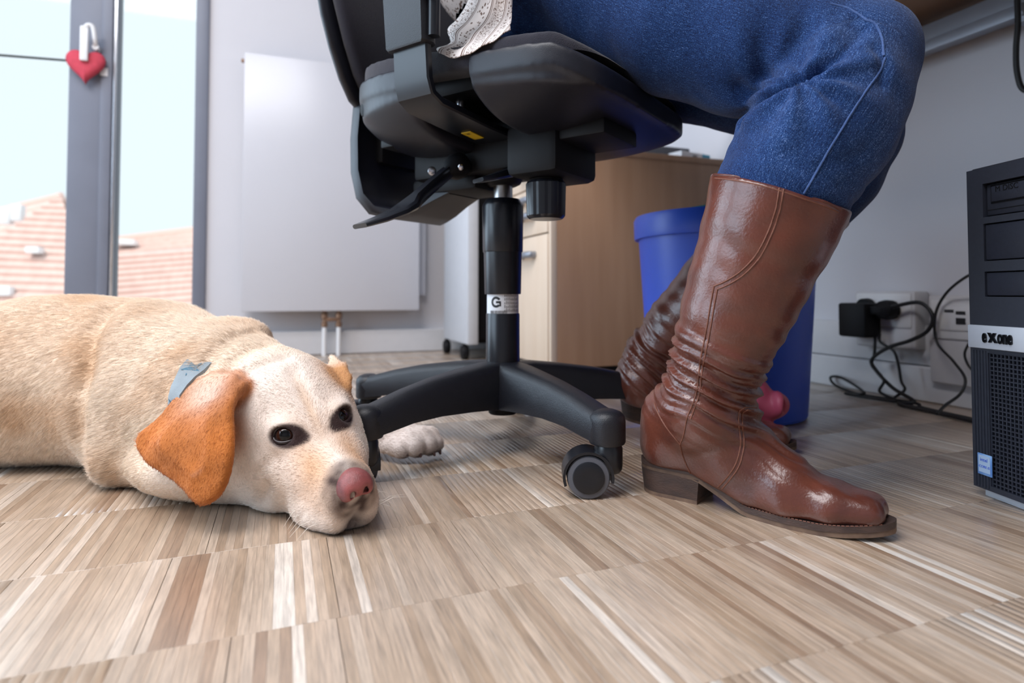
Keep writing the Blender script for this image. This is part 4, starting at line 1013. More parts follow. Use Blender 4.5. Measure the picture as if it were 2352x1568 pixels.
# ---- far foreleg stretched under the chair
df.cone((-.46, 1.0, .09), .06, (-.33, 1.0, .045), .036, .03)
df.cone((-.33, 1.0, .045), .034, (-.215, .985, .037), .027, .015)
pw = lambda px, py, d=.975: q(px, py, d)
df.chain([((-.245, .988, .040), .027), (pw(890, 990), .024), (pw(930, 1003), .021)], .012)
TOES = [(pw(905, 1022, .950), pw(922, 1030, .940), .0150), (pw(942, 1012, .955), pw(955, 1026, .944), .0165), (pw(968, 1005, .966), pw(985, 1022, .958), .0160), (pw(985, 1000, .985), pw(1000, 1018, .980), .0140)]
for a, b, r_ in TOES: df.cone(pw(925, 1000, .972), .016, a, r_, .007); df.cone(a, r_, b, r_ * .92, .003)
df.cone(pw(838, 1000, .962), .013, pw(845, 1022, .958), .008, .012)
df.cone(pw(872, 1010, .958), .011, pw(880, 1026, .952), .009, .006)
df.halfspace((0, 0, -1), (0, 0, .0005), .004)
v, fc = df.mesh(2)
# ---- hide: folds, coat colour
nv = normals(v, fc)
hv = (v - HO) @ HR.T                             # head coordinates of each vertex
def near_pt(c, r): return np.exp(-((v - c) ** 2).sum(1) / (r * r))
disp = .0016 * vnoise(v, 28) + .0007 * vnoise(v, 75)
# fold behind the shoulder, running up over the back
fold = []
FL = [q(245, 720, .93), q(205, 790, .90), q(180, 870, .87), q(182, 960, .85), q(190, 1040, .83)]
FN = [q(500, 745, .86), q(470, 800, .82), q(440, 850, .80)]
def polyd(pts):
    best = np.full(len(v), 9.)
    for a, b in zip(pts, pts[1:]):
        ab = b - a; t = np.clip(((v - a) @ ab) / (ab @ ab), 0, 1); best = np.minimum(best, np.linalg.norm(v - a - t[:, None] * ab, axis=1))
    return best
D0 = bvh_of(wn(v), fc)
def snapd(pts):
    out = []
    for x, y in pts:
        h_ = snap(D0, x, y)
        if h_ is not None: out.append(np.array((h_.x * CP - h_.y * SP, h_.x * SP + h_.y * CP, h_.z)))
    return out
for pix, am, wd3 in (([(262, 700), (235, 730), (205, 790), (186, 860), (178, 930), (180, 1000), (186, 1060), (192, 1095)], .011, .016), ([(186, 860), (230, 820), (280, 800)], .005, .03),
        ([(548, 872), (575, 850), (610, 832), (655, 820)], .0045, .0075), ([(470, 850), (490, 810), (530, 775), (580, 762)], .006, .009), ([(520, 850), (560, 812), (610, 795), (660, 795)], .0045, .008),
        ([(300, 1020), (270, 1060), (262, 1100)], .005, .014), ([(560, 1165), (600, 1150), (612, 1120)], .004, .009), ([(330, 900), (360, 980), (330, 1020)], .004, .016)):
    cc = snapd(pix)
    if len(cc) > 1: disp -= am * np.exp(-(polyd(cc) / wd3) ** 2)
# crease from the eye down the cheek and the lip line
CH = [hp(.004, -.050, -.022), hp(-.012, -.060, -.045), hp(-.004, -.058, -.075)]
disp -= .0028 * np.exp(-(polyd(CH) / .008) ** 2)
CH2 = [hp(.018, -.044, -.022), hp(.03, -.042, -.05), hp(.022, -.052, -.085)]
disp -= .0022 * np.exp(-(polyd(CH2) / .009) ** 2)
LIP = [hp(.098, -.003, -.074), hp(.090, -.020, -.086), hp(.066, -.036, -.094), hp(.03, -.048, -.097)]
disp -= .0030 * np.exp(-(polyd(LIP) / .0035) ** 2)
for k_ in (0, 1, 2):
    LW = [hp(.066 - k_ * .012, -.040, -.060 - k_ * .006), hp(.052 - k_ * .012, -.048, -.082), hp(.062 - k_ * .01, -.044, -.096)]
    disp -= .0013 * np.exp(-(polyd(LW) / .003) ** 2)
LIP2 = [hp(.102, 0, -.058), hp(.100, 0, -.08)]
disp -= .0025 * np.exp(-(polyd(LIP2) / .003) ** 2)
v = v + nv * disp[:, None]
v[:, 2] = np.maximum(v[:, 2], .0006)
cream, gold, pale, orange, dark = [np.array(lin(c)) for c in ((244, 221, 198), (212, 162, 110), (252, 238, 228), (186, 108, 46), (50, 33, 32))]
n1_ = vnoise(v * np.array((1, 1.6, 2.2)), 9) * .6 + vnoise(v, 26) * .4
col = cream + (gold - cream) * sst(n1_, -.05, .7)[:, None] * .5
def mixc(col, c, m): return col + (c - col) * np.clip(m, 0, 1)[:, None]
back_m = sst(v[:, 2], .10, .22) * sst(-v[:, 0], .42, .6) * (.55 + .45 * n1_)
col = mixc(col, gold, back_m * .45)
col = mixc(col, gold, .6 * np.exp(-((v - q(545, 770, .88)) ** 2).sum(1) / .055 ** 2) * (.7 + .3 * n1_))
col = mixc(col, pale, .45 * sst(-v[:, 2], -.07, -.01) * sst(-v[:, 0], .5, .65))
headm = sst(hv[:, 0], -.125, -.06)
col = mixc(col, pale, headm * .8)
col = mixc(col, np.array(lin((216, 166, 122))), .85 * np.exp(-((hv[:, 0] - .055) / .052) ** 2) * np.exp(-((np.abs(hv[:, 1]) - .024) / .019) ** 2) * sst(hv[:, 2], -.078, -.045))      # tan stripe on the muzzle
col = mixc(col, gold, .5 * np.exp(-(hv[:, 1] / .006) ** 2) * np.exp(-((hv[:, 0] + .01) / .04) ** 2))
ed = np.full(len(v), 9.)
for i in range(len(EAR)):
    a, b = EAR[i], EAR[(i + 1) % len(EAR)]; c = np.mean(EAR, 0)
    for t in (0, .5):
        m_ = a + (b - a) * t
        ab = c - m_; tt = np.clip(((v - m_) @ ab) / (ab @ ab), 0, 1); ed = np.minimum(ed, np.linalg.norm(v - m_ - tt[:, None] * ab, axis=1))
ed = np.minimum(ed, np.linalg.norm(v - ec_, axis=1) * .35)
earm = sst(-ed, -.022, -.013)
earm *= 1 - .8 * np.exp(-((v - q(490, 895, .73)) ** 2).sum(1) / .03 ** 2)
col = mixc(col, orange * (1 + .25 * vnoise(v, 40))[:, None], earm)
e2 = np.exp(-((v - q(783, 868, .80)) ** 2).sum(1) / .03 ** 2); col = mixc(col, np.array(lin((206, 150, 100))), 1.6 * e2)
for c, ec, gz, ex, ey, sg in EYES:
    dd = v - (c - ex * .0055 - ey * .0005); rr = np.sqrt(((dd @ ex) / .0215) ** 2 + ((dd @ ey) / .0142) ** 2 + ((dd @ gz) / .018) ** 2)
    col = mixc(col, dark, sst(-rr, -1.15, -.85))
    tc = c - ex * .021 - ey * .002; dt = v - tc; r2 = np.sqrt(((dt @ ex) / .010) ** 2 + ((dt @ ey) / .0075) ** 2 + ((dt @ gz) / .016) ** 2); col = mixc(col, dark * 1.15, .95 * sst(-r2, -1.3, -.7))
    wc = c + (HO - c) * .38 + Uh * .014 - Fh * .022; col = mixc(col, dark, .35 * np.exp(-((v - wc) ** 2).sum(1) / .006 ** 2))
nd = np.linalg.norm((v - NOSE) * 1., axis=1)
col = mixc(col, np.array(lin((72, 54, 48))), 1.0 * sst(-nd, -.046, -.027) * (.8 + .35 * vnoise(v, 130)))
col = mixc(col, np.array(lin((84, 72, 72))), .95 * np.exp(-(polyd(LIP) / .014) ** 2) * sst(hv[:, 0], .05, .08))
col = mixc(col, pale * np.array((.94, .95, 1.0)), .8 * sst(v[:, 0], -.30, -.25) * sst(v[:, 1], .87, .9))      # pale far paw
whisk = sst(vnoise(v, 210), .62, .8) * sst(hv[:, 0], .03, .06) * sst(-hv[:, 2], .06, .08); col = mixc(col, dark * 2, .5 * whisk)
for a, b, r_ in TOES: col = mixc(col, dark, .9 * np.exp(-((v - (b + np.array((.004, -.004, -r_ * .9)))) ** 2).sum(1) / .010 ** 2))
DOGV, DOGF, DOGC, DOGN = v, fc, col, nv
fur = pm('dog_coat', (255, 255, 255), .75, var=.10, vscale=420, bump=.35, bscale=520, attr='Col', spec=.25, sheen=.1)
M['fur'] = fur
dog = thing('dog', 'yellow labrador lying with its chin on the parquet', 'dog', w((-.75, .95, 0)))
me = npmesh('body', wn(v), fc); color_attr(me, col); body = obj('body', me, 'fur', dog, True)
DBV = bvh_of(wn(v), fc)
# ---- eyes
M['eye'] = pm('dark_amber_eye', (62, 37, 29), .08, rgb2=(44, 26, 21), vscale=200, spec=.45)
M['pupil'] = pm('pupil', (6, 5, 6), .06, spec=.45)
M['lid'] = pm('dark_eyelid', (40, 28, 28), .35)
for c, ec, gz, ex, ey, sg in EYES:
    look = np.array((0, 0, H)) - ec; look /= np.linalg.norm(look); look = look * .75 + gz * .45; look /= np.linalg.norm(look)
    R_ = .0128; ax = w(look) - w((0, 0, 0))
    eb = lathe('eyeball', w(ec), ax, [(R_ * math.cos(t), R_ * math.sin(t)) for t in np.linspace(-1.4, 1.5, 20)], 'lid', dog, 32, True, 80)
    lathe('iris', w(ec), ax, [(R_ * 1.01 * math.cos(t), R_ * 1.01 * math.sin(t)) for t in np.linspace(.72, 1.52, 10)], 'eye', eb, 32, True, 80)
    lathe('pupil', w(ec), ax, [(R_ * 1.02 * math.cos(t), R_ * 1.02 * math.sin(t)) for t in np.linspace(1.1, 1.53, 6)], 'pupil', eb, 24, True, 80)
    pts = []
    for t in np.linspace(0, 2 * PI, 33):
        x = .0122 * math.cos(t) - (.002 if math.cos(t) < 0 else 0) * abs(math.cos(t)) ** 3; y = (.0100 if math.sin(t) > 0 else .0084) * math.sin(t) - .0006 * math.cos(2 * t); zz = math.sqrt(max(1e-6, (R_ + .0012) ** 2 - min(x * x + y * y, (R_ + .0008) ** 2)))
        pts.append(w(ec + ex * x + ey * y + gz * zz))
    tube('eyelid', pts, .0022, 'lid', dog, 10)
# ---- nose
nf = Field(NOSE - .035, NOSE + .035, .0011)
def nh(f_, l, u): return NOSE + f_ * Fh + l * Lh + u * Uh
nf.ell(nh(-.010, 0, .0015), (.0165, .0172, .0152), HR, .006)
nf.ell(nh(-.004, 0, .0035), (.011, .0135, .0085), HR, .006)
for s_ in (-1, 1):
    nf.ell(nh(-.009, s_ * .0115, -.003), (.0145, .0085, .0110), HR, .005)
    nf.ell(nh(.005, s_ * .0070, -.0015), (.0062, .0027, .0036), HR, .002, True)
    nf.cone(nh(.004, s_ * .0075, -.0042), .0022, nh(-.009, s_ * .0205, -.0070), .0014, .002, True)
nf.cone(nh(.008, 0, .0), .0009, nh(.006, 0, -.016), .0012, .002, True)
v2, f2 = nf.mesh(1); d0 = np.linalg.norm(v2 - nh(.002, 0, .001), axis=1)
c0, c1 = np.array(lin((170, 92, 90))), np.array(lin((62, 38, 40)))
lu = (v2 - NOSE) @ HR.T
nm_ = np.clip(sst(np.abs(lu[:, 1]), .011, .019) * .6 + sst(lu[:, 2], .005, .013) * .35 + sst(-lu[:, 2], .006, .014) * .7, 0, 1)
for s_ in (-1, 1): nm_ = np.maximum(nm_, 1.3 * np.exp(-(((lu[:, 1] - s_ * .0072) / .0034) ** 2 + ((lu[:, 2] + .0018) / .0042) ** 2)))
nc = c0 + (c1 - c0) * np.clip(nm_ + .12 * vnoise(v2, 300), 0, 1)[:, None]
M['nose'] = pm('pink_nose', (255, 255, 255), .32, var=.05, vscale=900, bump=.35, bscale=1400, attr='Col')
me = npmesh('nose', wn(v2), f2); color_attr(me, nc); obj('nose', me, 'nose', dog, True)
# ---- claws
M['claw'] = pm('claw', (120, 92, 86), .4)
for a, b, r_ in TOES:
    d_ = (b - a) / np.linalg.norm(b - a); p0 = b + d_ * r_ * .55 + np.array((0, 0, -.002)); tube('claw', [w(p0), w(p0 + d_ * .003 + np.array((0, 0, -.002))), w(p0 + d_ * .0055 + np.array((0, 0, -.0055)))], [.0034, .003, .0014], 'claw', dog, 8)
# ---- collar
M['collar'] = pm('grey_blue_collar', (138, 148, 154), .7, var=.08, vscale=60, bump=.3, bscale=1200)
M['star'] = pm('teal_collar_star', (70, 112, 134), .7)
ca0 = np.array((-.342, .842, .125)); cax = np.array((-.42, .855, .125)) - np.array((-.52, .925, .115)); cax = np.array((.86, -.46, .12)); cax /= np.linalg.norm(cax)
e1 = np.cross(cax, (0, 0, 1)); e1 /= np.linalg.norm(e1); e2_ = np.cross(cax, e1)
rings = []
cpt = []; sunk = []
for i in range(64):
    t = 2 * PI * i / 64; dr = e1 * math.cos(t) + e2_ * math.sin(t); ring = []
    hits = []
    for off in (-.013, .013):
        o_ = w(ca0 + cax * off); dv_ = (w(ca0 + cax * off + dr) - o_).normalized(); h_ = DBV.ray_cast(o_, dv_); hits.append(min(h_[3], .125) if h_[0] is not None else .1)
    rr = hits
    hz_ = (ca0 + dr * rr[0])[2]; dn = .012 * float(sst(np.array([hz_]), .172, .190)[0])
    for off, k_, add in ((-.013, 0, .004), (.013, 1, .004), (.013, 1, -.003), (-.013, 0, -.003)):
        p_ = ca0 + cax * off + dr * (rr[k_] + add - dn); p_[2] = max(p_[2], .0015); ring.append(w(p_))
    rings.append(ring); cpt.append((ring[0] + ring[1]) / 2); sunk.append(dn)
rings.append(rings[0])
cl = loft('collar', rings, 'collar', dog, False, True, 40)
for i in range(0, 64, 4):
    if sunk[i] > .0004: continue
    c = cpt[i]; t1 = (cpt[(i + 1) % 64] - cpt[i - 1]).normalized(); wv = (rings[i][1] - rings[i][0]).normalized(); nn = t1.cross(wv).normalized()
    if nn.dot(c - w(ca0)) < 0: nn = -nn
    bm = bmesh.new(); vs = []
    for k_ in range(10):
        rr = .0125 if k_ % 2 == 0 else .0052; a_ = 2 * PI * k_ / 10; vs.append(bm.verts.new(c + nn * .0008 + (t1 * math.cos(a_) + wv * math.sin(a_)) * rr))
    bm.faces.new(vs); o_ = obj('star', frombm('star', bm), 'star', cl)
# ---- whiskers
bm = bmesh.new()
for i in range(26):
    s_ = -1 if i < 18 else 1
    a = hp(rng.uniform(.045, .088), s_ * rng.uniform(.030, .040), rng.uniform(-.088, -.062)); d_ = Fh * rng.uniform(-.2, .7) + Lh * s_ * rng.uniform(.6, 1.) + Uh * rng.uniform(-.6, .1); d_ /= np.linalg.norm(d_); ln = rng.uniform(.018, .045)
    pp = [a, a + d_ * ln * .5 + np.array((0, 0, .002)), a + d_ * ln + np.array((0, 0, -.004))]
    if pp[2][2] < .001: continue
    bm_tube(bm, [w(x) for x in pp], [.00035, .0003, .0001], 4)
M['whisk'] = pm('whisker', (235, 225, 215), .5)
o = obj('whiskers', frombm('whiskers', bm), 'whisk', dog); o['kind'] = 'stuff'
# ---- short coat: fine hairs rooted on the body, colour taken from the hide
def coat(nh):
    tri_a = DOGV[DOGF[:, 0]]; ar = np.linalg.norm(np.cross(DOGV[DOGF[:, 2]] - tri_a, DOGV[DOGF[:, 3]] - DOGV[DOGF[:, 1]]), axis=1) / 2
    c = DOGV[DOGF].mean(1); keep = (c[:, 2] > .002) * np.where(c[:, 0] / c[:, 1] > -.95, 1., .35)
    ar = ar * keep * (1.2 / np.maximum(c[:, 1], .6)) ** 1.5
    fi = rng.choice(len(DOGF), nh, p=ar / ar.sum()); a, b = rng.random((2, nh, 1))
    q0, q1, q2, q3 = [DOGV[DOGF[fi, i]] for i in range(4)]
    root = (q0 * (1 - a) + q1 * a) * (1 - b) + (q3 * (1 - a) + q2 * a) * b
    n = normals(DOGV, DOGF)[DOGF[fi, 0]]; cc = DOGC[DOGF[fi, 0]]
    hl = (root - HO) @ HR.T
    hm = sst(hl[:, 0], -.17, -.09)[:, None]
    # lie of the coat: back from the nose over the head, then along the trunk and down the flank
    body_dir = np.array((-.80, .25, -.45)) + .35 * np.stack([vnoise(root, 9), vnoise(root + 3, 9), vnoise(root + 7, 9)], 1)
    head_dir = -Fh * .9 + Lh * (np.sign(hl[:, 1:2]) * .35) - Uh * .25
    d = body_dir * (1 - hm) + head_dir * hm
    ed_ = np.linalg.norm(root - np.mean(EAR, 0), axis=1)
    d = np.where((ed_ < .075)[:, None], np.array((-.2, -.15, -1.)), d)
    pawm = (root[:, 0] > -.30) & (root[:, 1] > .87); d = np.where(pawm[:, None], np.array((1., -.2, -.2)), d)
    d = d - n * (d * n).sum(1)[:, None]; d /= np.linalg.norm(d, axis=1)[:, None] + 1e-9
    ln = (.0095 * (1 - hm[:, 0]) + .0042 * hm[:, 0]) * rng.uniform(.6, 1.25, nh)
    ln = np.where(ed_ < .075, .0034 * rng.uniform(.6, 1.2, nh), ln)
    ln = np.where(pawm, .005, ln)
    nd_ = np.linalg.norm(root - NOSE, axis=1); ln *= sst(nd_, .019, .05) * .85 + .15
    ok = nd_ > .0215
    for e in (EN, EF):
        r_ = np.linalg.norm(root - e, axis=1); ln *= sst(r_, .012, .03) * .8 + .2; ok &= r_ > .0125
    jit = rng.normal(0, .13, (nh, 3)); dr = d + n * rng.uniform(.22, .42, (nh, 1)) + jit; dr /= np.linalg.norm(dr, axis=1)[:, None]
    p0 = root - n * .0006; p1 = p0 + dr * (ln * .55)[:, None]; p2_ = p0 + (dr + d * .6 - n * .10) / 1.25 * ln[:, None]
    for p in (p1, p2_): p[:, 2] = np.maximum(p[:, 2], .0004)
    p0, p1, p2_, cc, ln = p0[ok], p1[ok], p2_[ok], cc[ok], ln[ok]; m = len(p0)
    pos = np.stack([wn(p0), wn(p1), wn(p2_)], 1).reshape(-1, 3) - np.array(ORG[dog])
    hc_ = bpy.data.hair_curves.new('coat'); hc_.add_curves([3] * m)
    hc_.attributes['position'].data.foreach_set('vector', pos.astype(np.float32).ravel())
    ra_ = hc_.attributes.get('radius') or hc_.attributes.new('radius', 'FLOAT', 'POINT')
    ra_.data.foreach_set('value', np.tile(np.array((.00013, .00011, .00003), np.float32), m))
    at = hc_.attributes.new('Col', 'FLOAT_COLOR', 'CURVE'); c4 = np.ones((m, 4), np.float32); c4[:, :3] = np.clip(cc * rng.uniform(.78, 1.2, (m, 1)) + .02 * rng.random((m, 1)), 0, 1); at.data.foreach_set('color', c4.ravel())
    M['hair'] = pm('dog_hair', (255, 255, 255), .55, var=.0, attr='Col', spec=.35)
    hc_.materials.append(M['hair']); o = bpy.data.objects.new('coat', hc_); COL.objects.link(o); o.parent = dog; o['kind'] = 'stuff'
coat(320000)

# ================================================================== person: jeans, blouse, boots
M['denim'] = None
def denim():
    m = bpy.data.materials.new('blue_denim'); m.use_nodes = True; nt = m.node_tree; N = nt.nodes; L = nt.links; b = N['Principled BSDF']
    b.inputs['Roughness'].default_value = .9; b.inputs['Specular IOR Level'].default_value = .15; b.inputs['Sheen Weight'].default_value = .1
    at = N.new('ShaderNodeAttribute'); at.attribute_name = 'warp'       # cloth coordinates: along the leg, around it
    def nz(sc, st, det=2):
        mp = N.new('ShaderNodeMapping'); mp.inputs['Scale'].default_value = st; L.new(at.outputs['Vector'], mp.inputs['Vector'])
        n = N.new('ShaderNodeTexNoise'); n.inputs['Scale'].default_value = sc; n.inputs['Detail'].default_value = det; L.new(mp.outputs[0], n.inputs['Vector']); return n
    g = N.new('ShaderNodeNewGeometry')
    n0 = N.new('ShaderNodeTexNoise'); n0.inputs['Scale'].default_value = 900; n0.inputs['Detail'].default_value = 2; L.new(g.outputs['Position'], n0.inputs['Vector'])
    n1 = nz(1, (110, 1400, 1), 3); n2 = nz(1, (10, 16, 1), 4)
    def mr(src, a, b_, c, d):
        n = N.new('ShaderNodeMapRange'); n.inputs['From Min'].default_value = a; n.inputs['From Max'].default_value = b_; n.inputs['To Min'].default_value = c; n.inputs['To Max'].default_value = d; L.new(src, n.inputs['Value']); return n.outputs[0]
    def ma(op, a, b_):
        n = N.new('ShaderNodeMath'); n.operation = op; L.new(a, n.inputs[0]); L.new(b_, n.inputs[1]); return n.outputs[0]
    t = ma('ADD', ma('ADD', mr(n0.outputs[0], .3, .75, 0, .66), mr(n1.outputs[0], .35, .7, 0, .38)), mr(n2.outputs[0], .3, .7, -.08, .08))
    fd = N.new('ShaderNodeAttribute'); fd.attribute_name = 'fade'
    t = ma('ADD', t, fd.outputs['Fac'])
    cr = N.new('ShaderNodeValToRGB'); e = cr.color_ramp.elements; e[0].position = .05; e[0].color = (*lin((11, 20, 50)), 1); e[1].position = 1.; e[1].color = (*lin((112, 136, 184)), 1)
    k = e.new(.42); k.color = (*lin((21, 44, 88)), 1); k = e.new(.72); k.color = (*lin((40, 72, 122)), 1)
    L.new(t, cr.inputs[0]); L.new(cr.outputs[0], b.inputs['Base Color'])
    bp = N.new('ShaderNodeBump'); bp.inputs['Strength'].default_value = .5; bp.inputs['Distance'].default_value = .0008; L.new(ma('ADD', n0.outputs[0], n1.outputs[0]), bp.inputs['Height']); L.new(bp.outputs[0], b.inputs['Normal'])
    return m
M['denim'] = denim()
M['thread'] = pm('pale_seam_thread', (58, 84, 134), .8, var=.2, vscale=400)
M['leather'] = pm('brown_leather', (106, 56, 42), .30, rgb2=(78, 40, 32), vscale=22, bump=.22, bscale=330, spec=.6, det=6, coat=.18)
M['leathd'] = pm('dark_brown_leather', (96, 52, 42), .36, rgb2=(80, 42, 36), vscale=20, bump=.25, bscale=330, det=6)
M['stitch'] = pm('tan_stitch', (112, 68, 52), .7, var=.2, vscale=500)
M['sole'] = pm('worn_dark_sole', (78, 58, 50), .6, rgb2=(58, 44, 40), vscale=40, bump=.3, bscale=250, stretch=(1, 1, 3))
M['outsole'] = pm('scuffed_outsole', (122, 98, 80), .7, rgb2=(84, 64, 54), vscale=60)
pe = thing('person', 'seated person in blue jeans, tall brown leather boots and patterned blouse', 'person', w((.30, .80, 0)))
# ---- jeans
jf = Field((-.26, .50, .28), (.62, 1.30, .90), .004)
KN = q(1962, 138, .700)
near_thigh = [(q(1225, -95, .965), .105), (q(1290, -75, .925), .101), (q(1400, -22, .872), .095), (q(1560, 60, .805), .090), (q(1720, 112, .758), .083), (q(1850, 118, .730), .072), (KN, .0655)]
near_shank = [(KN, .0655), (q(1922, 215, .694), .0745), (q(1880, 295, .692), .0785), (q(1832, 370, .700), .0745), (q(1792, 440, .706), .0705), (q(1765, 500, .712), .066)]
KF = q(1952, 232, .955)
far_thigh = [((.03, 1.16, .640), .105), (q(1500, 150, 1.08), .09), (q(1720, 190, 1.0), .083), (KF, .068)]
far_shank = [(KF, .068), (q(1940, 305, .960), .079), (q(1896, 400, .968), .077), (q(1845, 475, .98), .070)]
jf.chain(near_thigh, .012)
jt = jf.f.copy(); jf.f[:] = .5; jf.chain(near_shank, .012)
# the back of the knee keeps a sharp crease between thigh and calf
kk = .010; h_ = np.maximum(kk - np.abs(jt - jf.f), 0) / kk; jn = np.minimum(jt, jf.f) - h_ * h_ * kk * .25
jf.f[:] = .5; jf.chain(far_thigh, .015); jf.chain(far_shank, .015)
kk = .03; h_ = np.maximum(kk - np.abs(jn - jf.f), 0) / kk; jf.f = (np.minimum(jn, jf.f) - h_ * h_ * kk * .25).astype(np.float32)
jf.ell((.03, 1.05, .70), (.095, .15, .12), k=.04)               # seat of the trousers
jf.cone((.03, 1.05, .72), .10, (.02, 1.07, .83), .10, .04)
v, fc = jf.mesh(2); nv = normals(v, fc)
ax_n = [p for p, _ in near_thigh] + [p for p, _ in near_shank[1:]]
def along(pts):
    s0 = 0; best = np.full(len(v), 9.); S_ = np.zeros(len(v)); T_ = np.zeros((len(v), 3))
    for a, b in zip(pts, pts[1:]):
        ab = b - a; l = np.linalg.norm(ab); t = np.clip(((v - a) @ ab) / (l * l), 0, 1); d_ = np.linalg.norm(v - a - t[:, None] * ab, axis=1); m_ = d_ < best
        best[m_] = d_[m_]; S_[m_] = s0 + t[m_] * l; T_[m_] = ab / l; s0 += l
    return S_, best
sN, dN = along(ax_n)
sF, dF = along([p for p, _ in far_thigh] + [p for p, _ in far_shank[1:]])
s_ = np.where(dN < dF, sN, sF + 1.)
def around(pts):
    best = np.full(len(v), 9.); A_ = np.zeros(len(v))
    for a, b in zip(pts, pts[1:]):
        ab = b - a; l = np.linalg.norm(ab); T = ab / l; t = np.clip(((v - a) @ ab) / (l * l), 0, 1); p = v - a - t[:, None] * ab; d_ = np.linalg.norm(p, axis=1); m_ = d_ < best
        e1 = np.array((0, -1., 0)); e1 = e1 - T * (e1 @ T); e1 /= np.linalg.norm(e1); e2 = np.cross(T, e1)
        best[m_] = d_[m_]; A_[m_] = np.arctan2(p[m_] @ e2, p[m_] @ e1)
    return A_
warp = np.stack([s_, np.where(dN < dF, around(ax_n), around([p for p, _ in far_thigh] + [p for p, _ in far_shank[1:]])) * .078, s_ * 0], 1)
# creases
def polyd2(pts, vv):
    best = np.full(len(vv), 9.)
    for a, b in zip(pts, pts[1:]):
        ab = b - a; t = np.clip(((vv - a) @ ab) / (ab @ ab), 0, 1); best = np.minimum(best, np.linalg.norm(vv - a - t[:, None] * ab, axis=1))
    return best
disp = .0022 * vnoise(v, 16) + .0009 * vnoise(v * np.array((1, 1, .4)), 60)
kneeback = q(1810, 195, .66)
rad_ = np.linalg.norm(v - kneeback, axis=1); ang = np.arctan2(v[:, 2] - kneeback[2], v[:, 0] - kneeback[0])
disp += .0040 * np.sin(ang * 9 + 2.5 * vnoise(v, 14)) * np.exp(-((rad_ - .05) / .04) ** 2)
disp += .0009 * np.sin(s_ * 190 + 5 * vnoise(v, 12)) * sst(s_, .60, .66) * (s_ < 1)
J0 = bvh_of(wn(v), fc)
def snapc(pts):                                # cam-frame points of the cloth seen at photo positions
    out = []
    for x, y in pts:
        h_ = snap(J0, x, y)
        if h_ is not None: out.append(np.array((h_.x * CP - h_.y * SP, h_.x * SP + h_.y * CP, h_.z)))
    return out
C1 = snapc([(1700, 285), (1722, 252), (1745, 228), (1775, 205), (1810, 186), (1845, 168), (1880, 152)])
d1 = polyd2(C1, v); C1u = [p + np.array((-.012, 0, .020)) for p in C1]; C1d = [p + np.array((.012, 0, -.018)) for p in C1]
disp += -.017 * np.exp(-(d1 / .0065) ** 2) - .006 * np.exp(-(polyd2(C1u, v) / .017) ** 2) + .005 * np.exp(-(polyd2(C1d, v) / .016) ** 2)
for pix, am, wd2 in (([(1880, 152), (1920, 128), (1960, 90), (1985, 60)], .006, .007), ([(1850, 190), (1910, 170), (1970, 160), (2020, 158)], .004, .008), ([(1900, 110), (1940, 80), (1965, 45)], .004, .008), ([(1780, 235), (1840, 220), (1900, 222)], .003, .009), ([(1700, 200), (1760, 170), (1830, 135)], .003, .011), ([(2015, 110), (2035, 150), (2030, 190)], .004, .006), ([(1690, 330), (1740, 350), (1800, 355)], .002, .009), ([(1900, 380), (1940, 370), (1985, 350)], .002, .009)):
    cc = snapc(pix)
    if len(cc) > 1: disp -= am * np.exp(-(polyd2(cc, v) / wd2) ** 2)
v = v + nv * disp[:, None]
fade = .10 * sst(-polyd2([q(1900, 330, .62), q(1990, 180, .62), q(2010, 60, .63)], v), -.10, -.03) + .02 * sst(vnoise(v, 20), 0, .6)
me = npmesh('jeans', wn(v), fc)
a_ = me.attributes.new('warp', 'FLOAT_VECTOR', 'POINT'); a_.data.foreach_set('vector', warp.astype(np.float32).ravel())
a_ = me.attributes.new('fade', 'FLOAT', 'POINT'); a_.data.foreach_set('value', fade.astype(np.float32))
jeans = obj('jeans', me, 'denim', pe, True)
JB = bvh_of(wn(v), fc)
def seam(nm, pix, bvh, rad, mat, par, lift=.0, sp=6):
    pts = [snap(bvh, x, y, lift) for x, y in [(p.x, p.y) for p in spline([(x, y, 0) for x, y in pix], sp)]]
    pts = [p for p in pts if p is not None]
    return tube(nm, pts, rad, mat, par, 6) if len(pts) > 2 else None
seam('outer_seam', [(2033, 132), (2020, 165), (1985, 215), (1940, 285), (1895, 360), (1858, 425), (1846, 445)], JB, .0012, 'thread', jeans)
seam('knee_seam', [(1985, 45), (2010, 55), (2026, 90), (2030, 128)], JB, .0014, 'thread', jeans)
seam('knee_seam', [(1905, 8), (1950, 20), (1990, 45)], JB, .0012, 'thread', jeans)

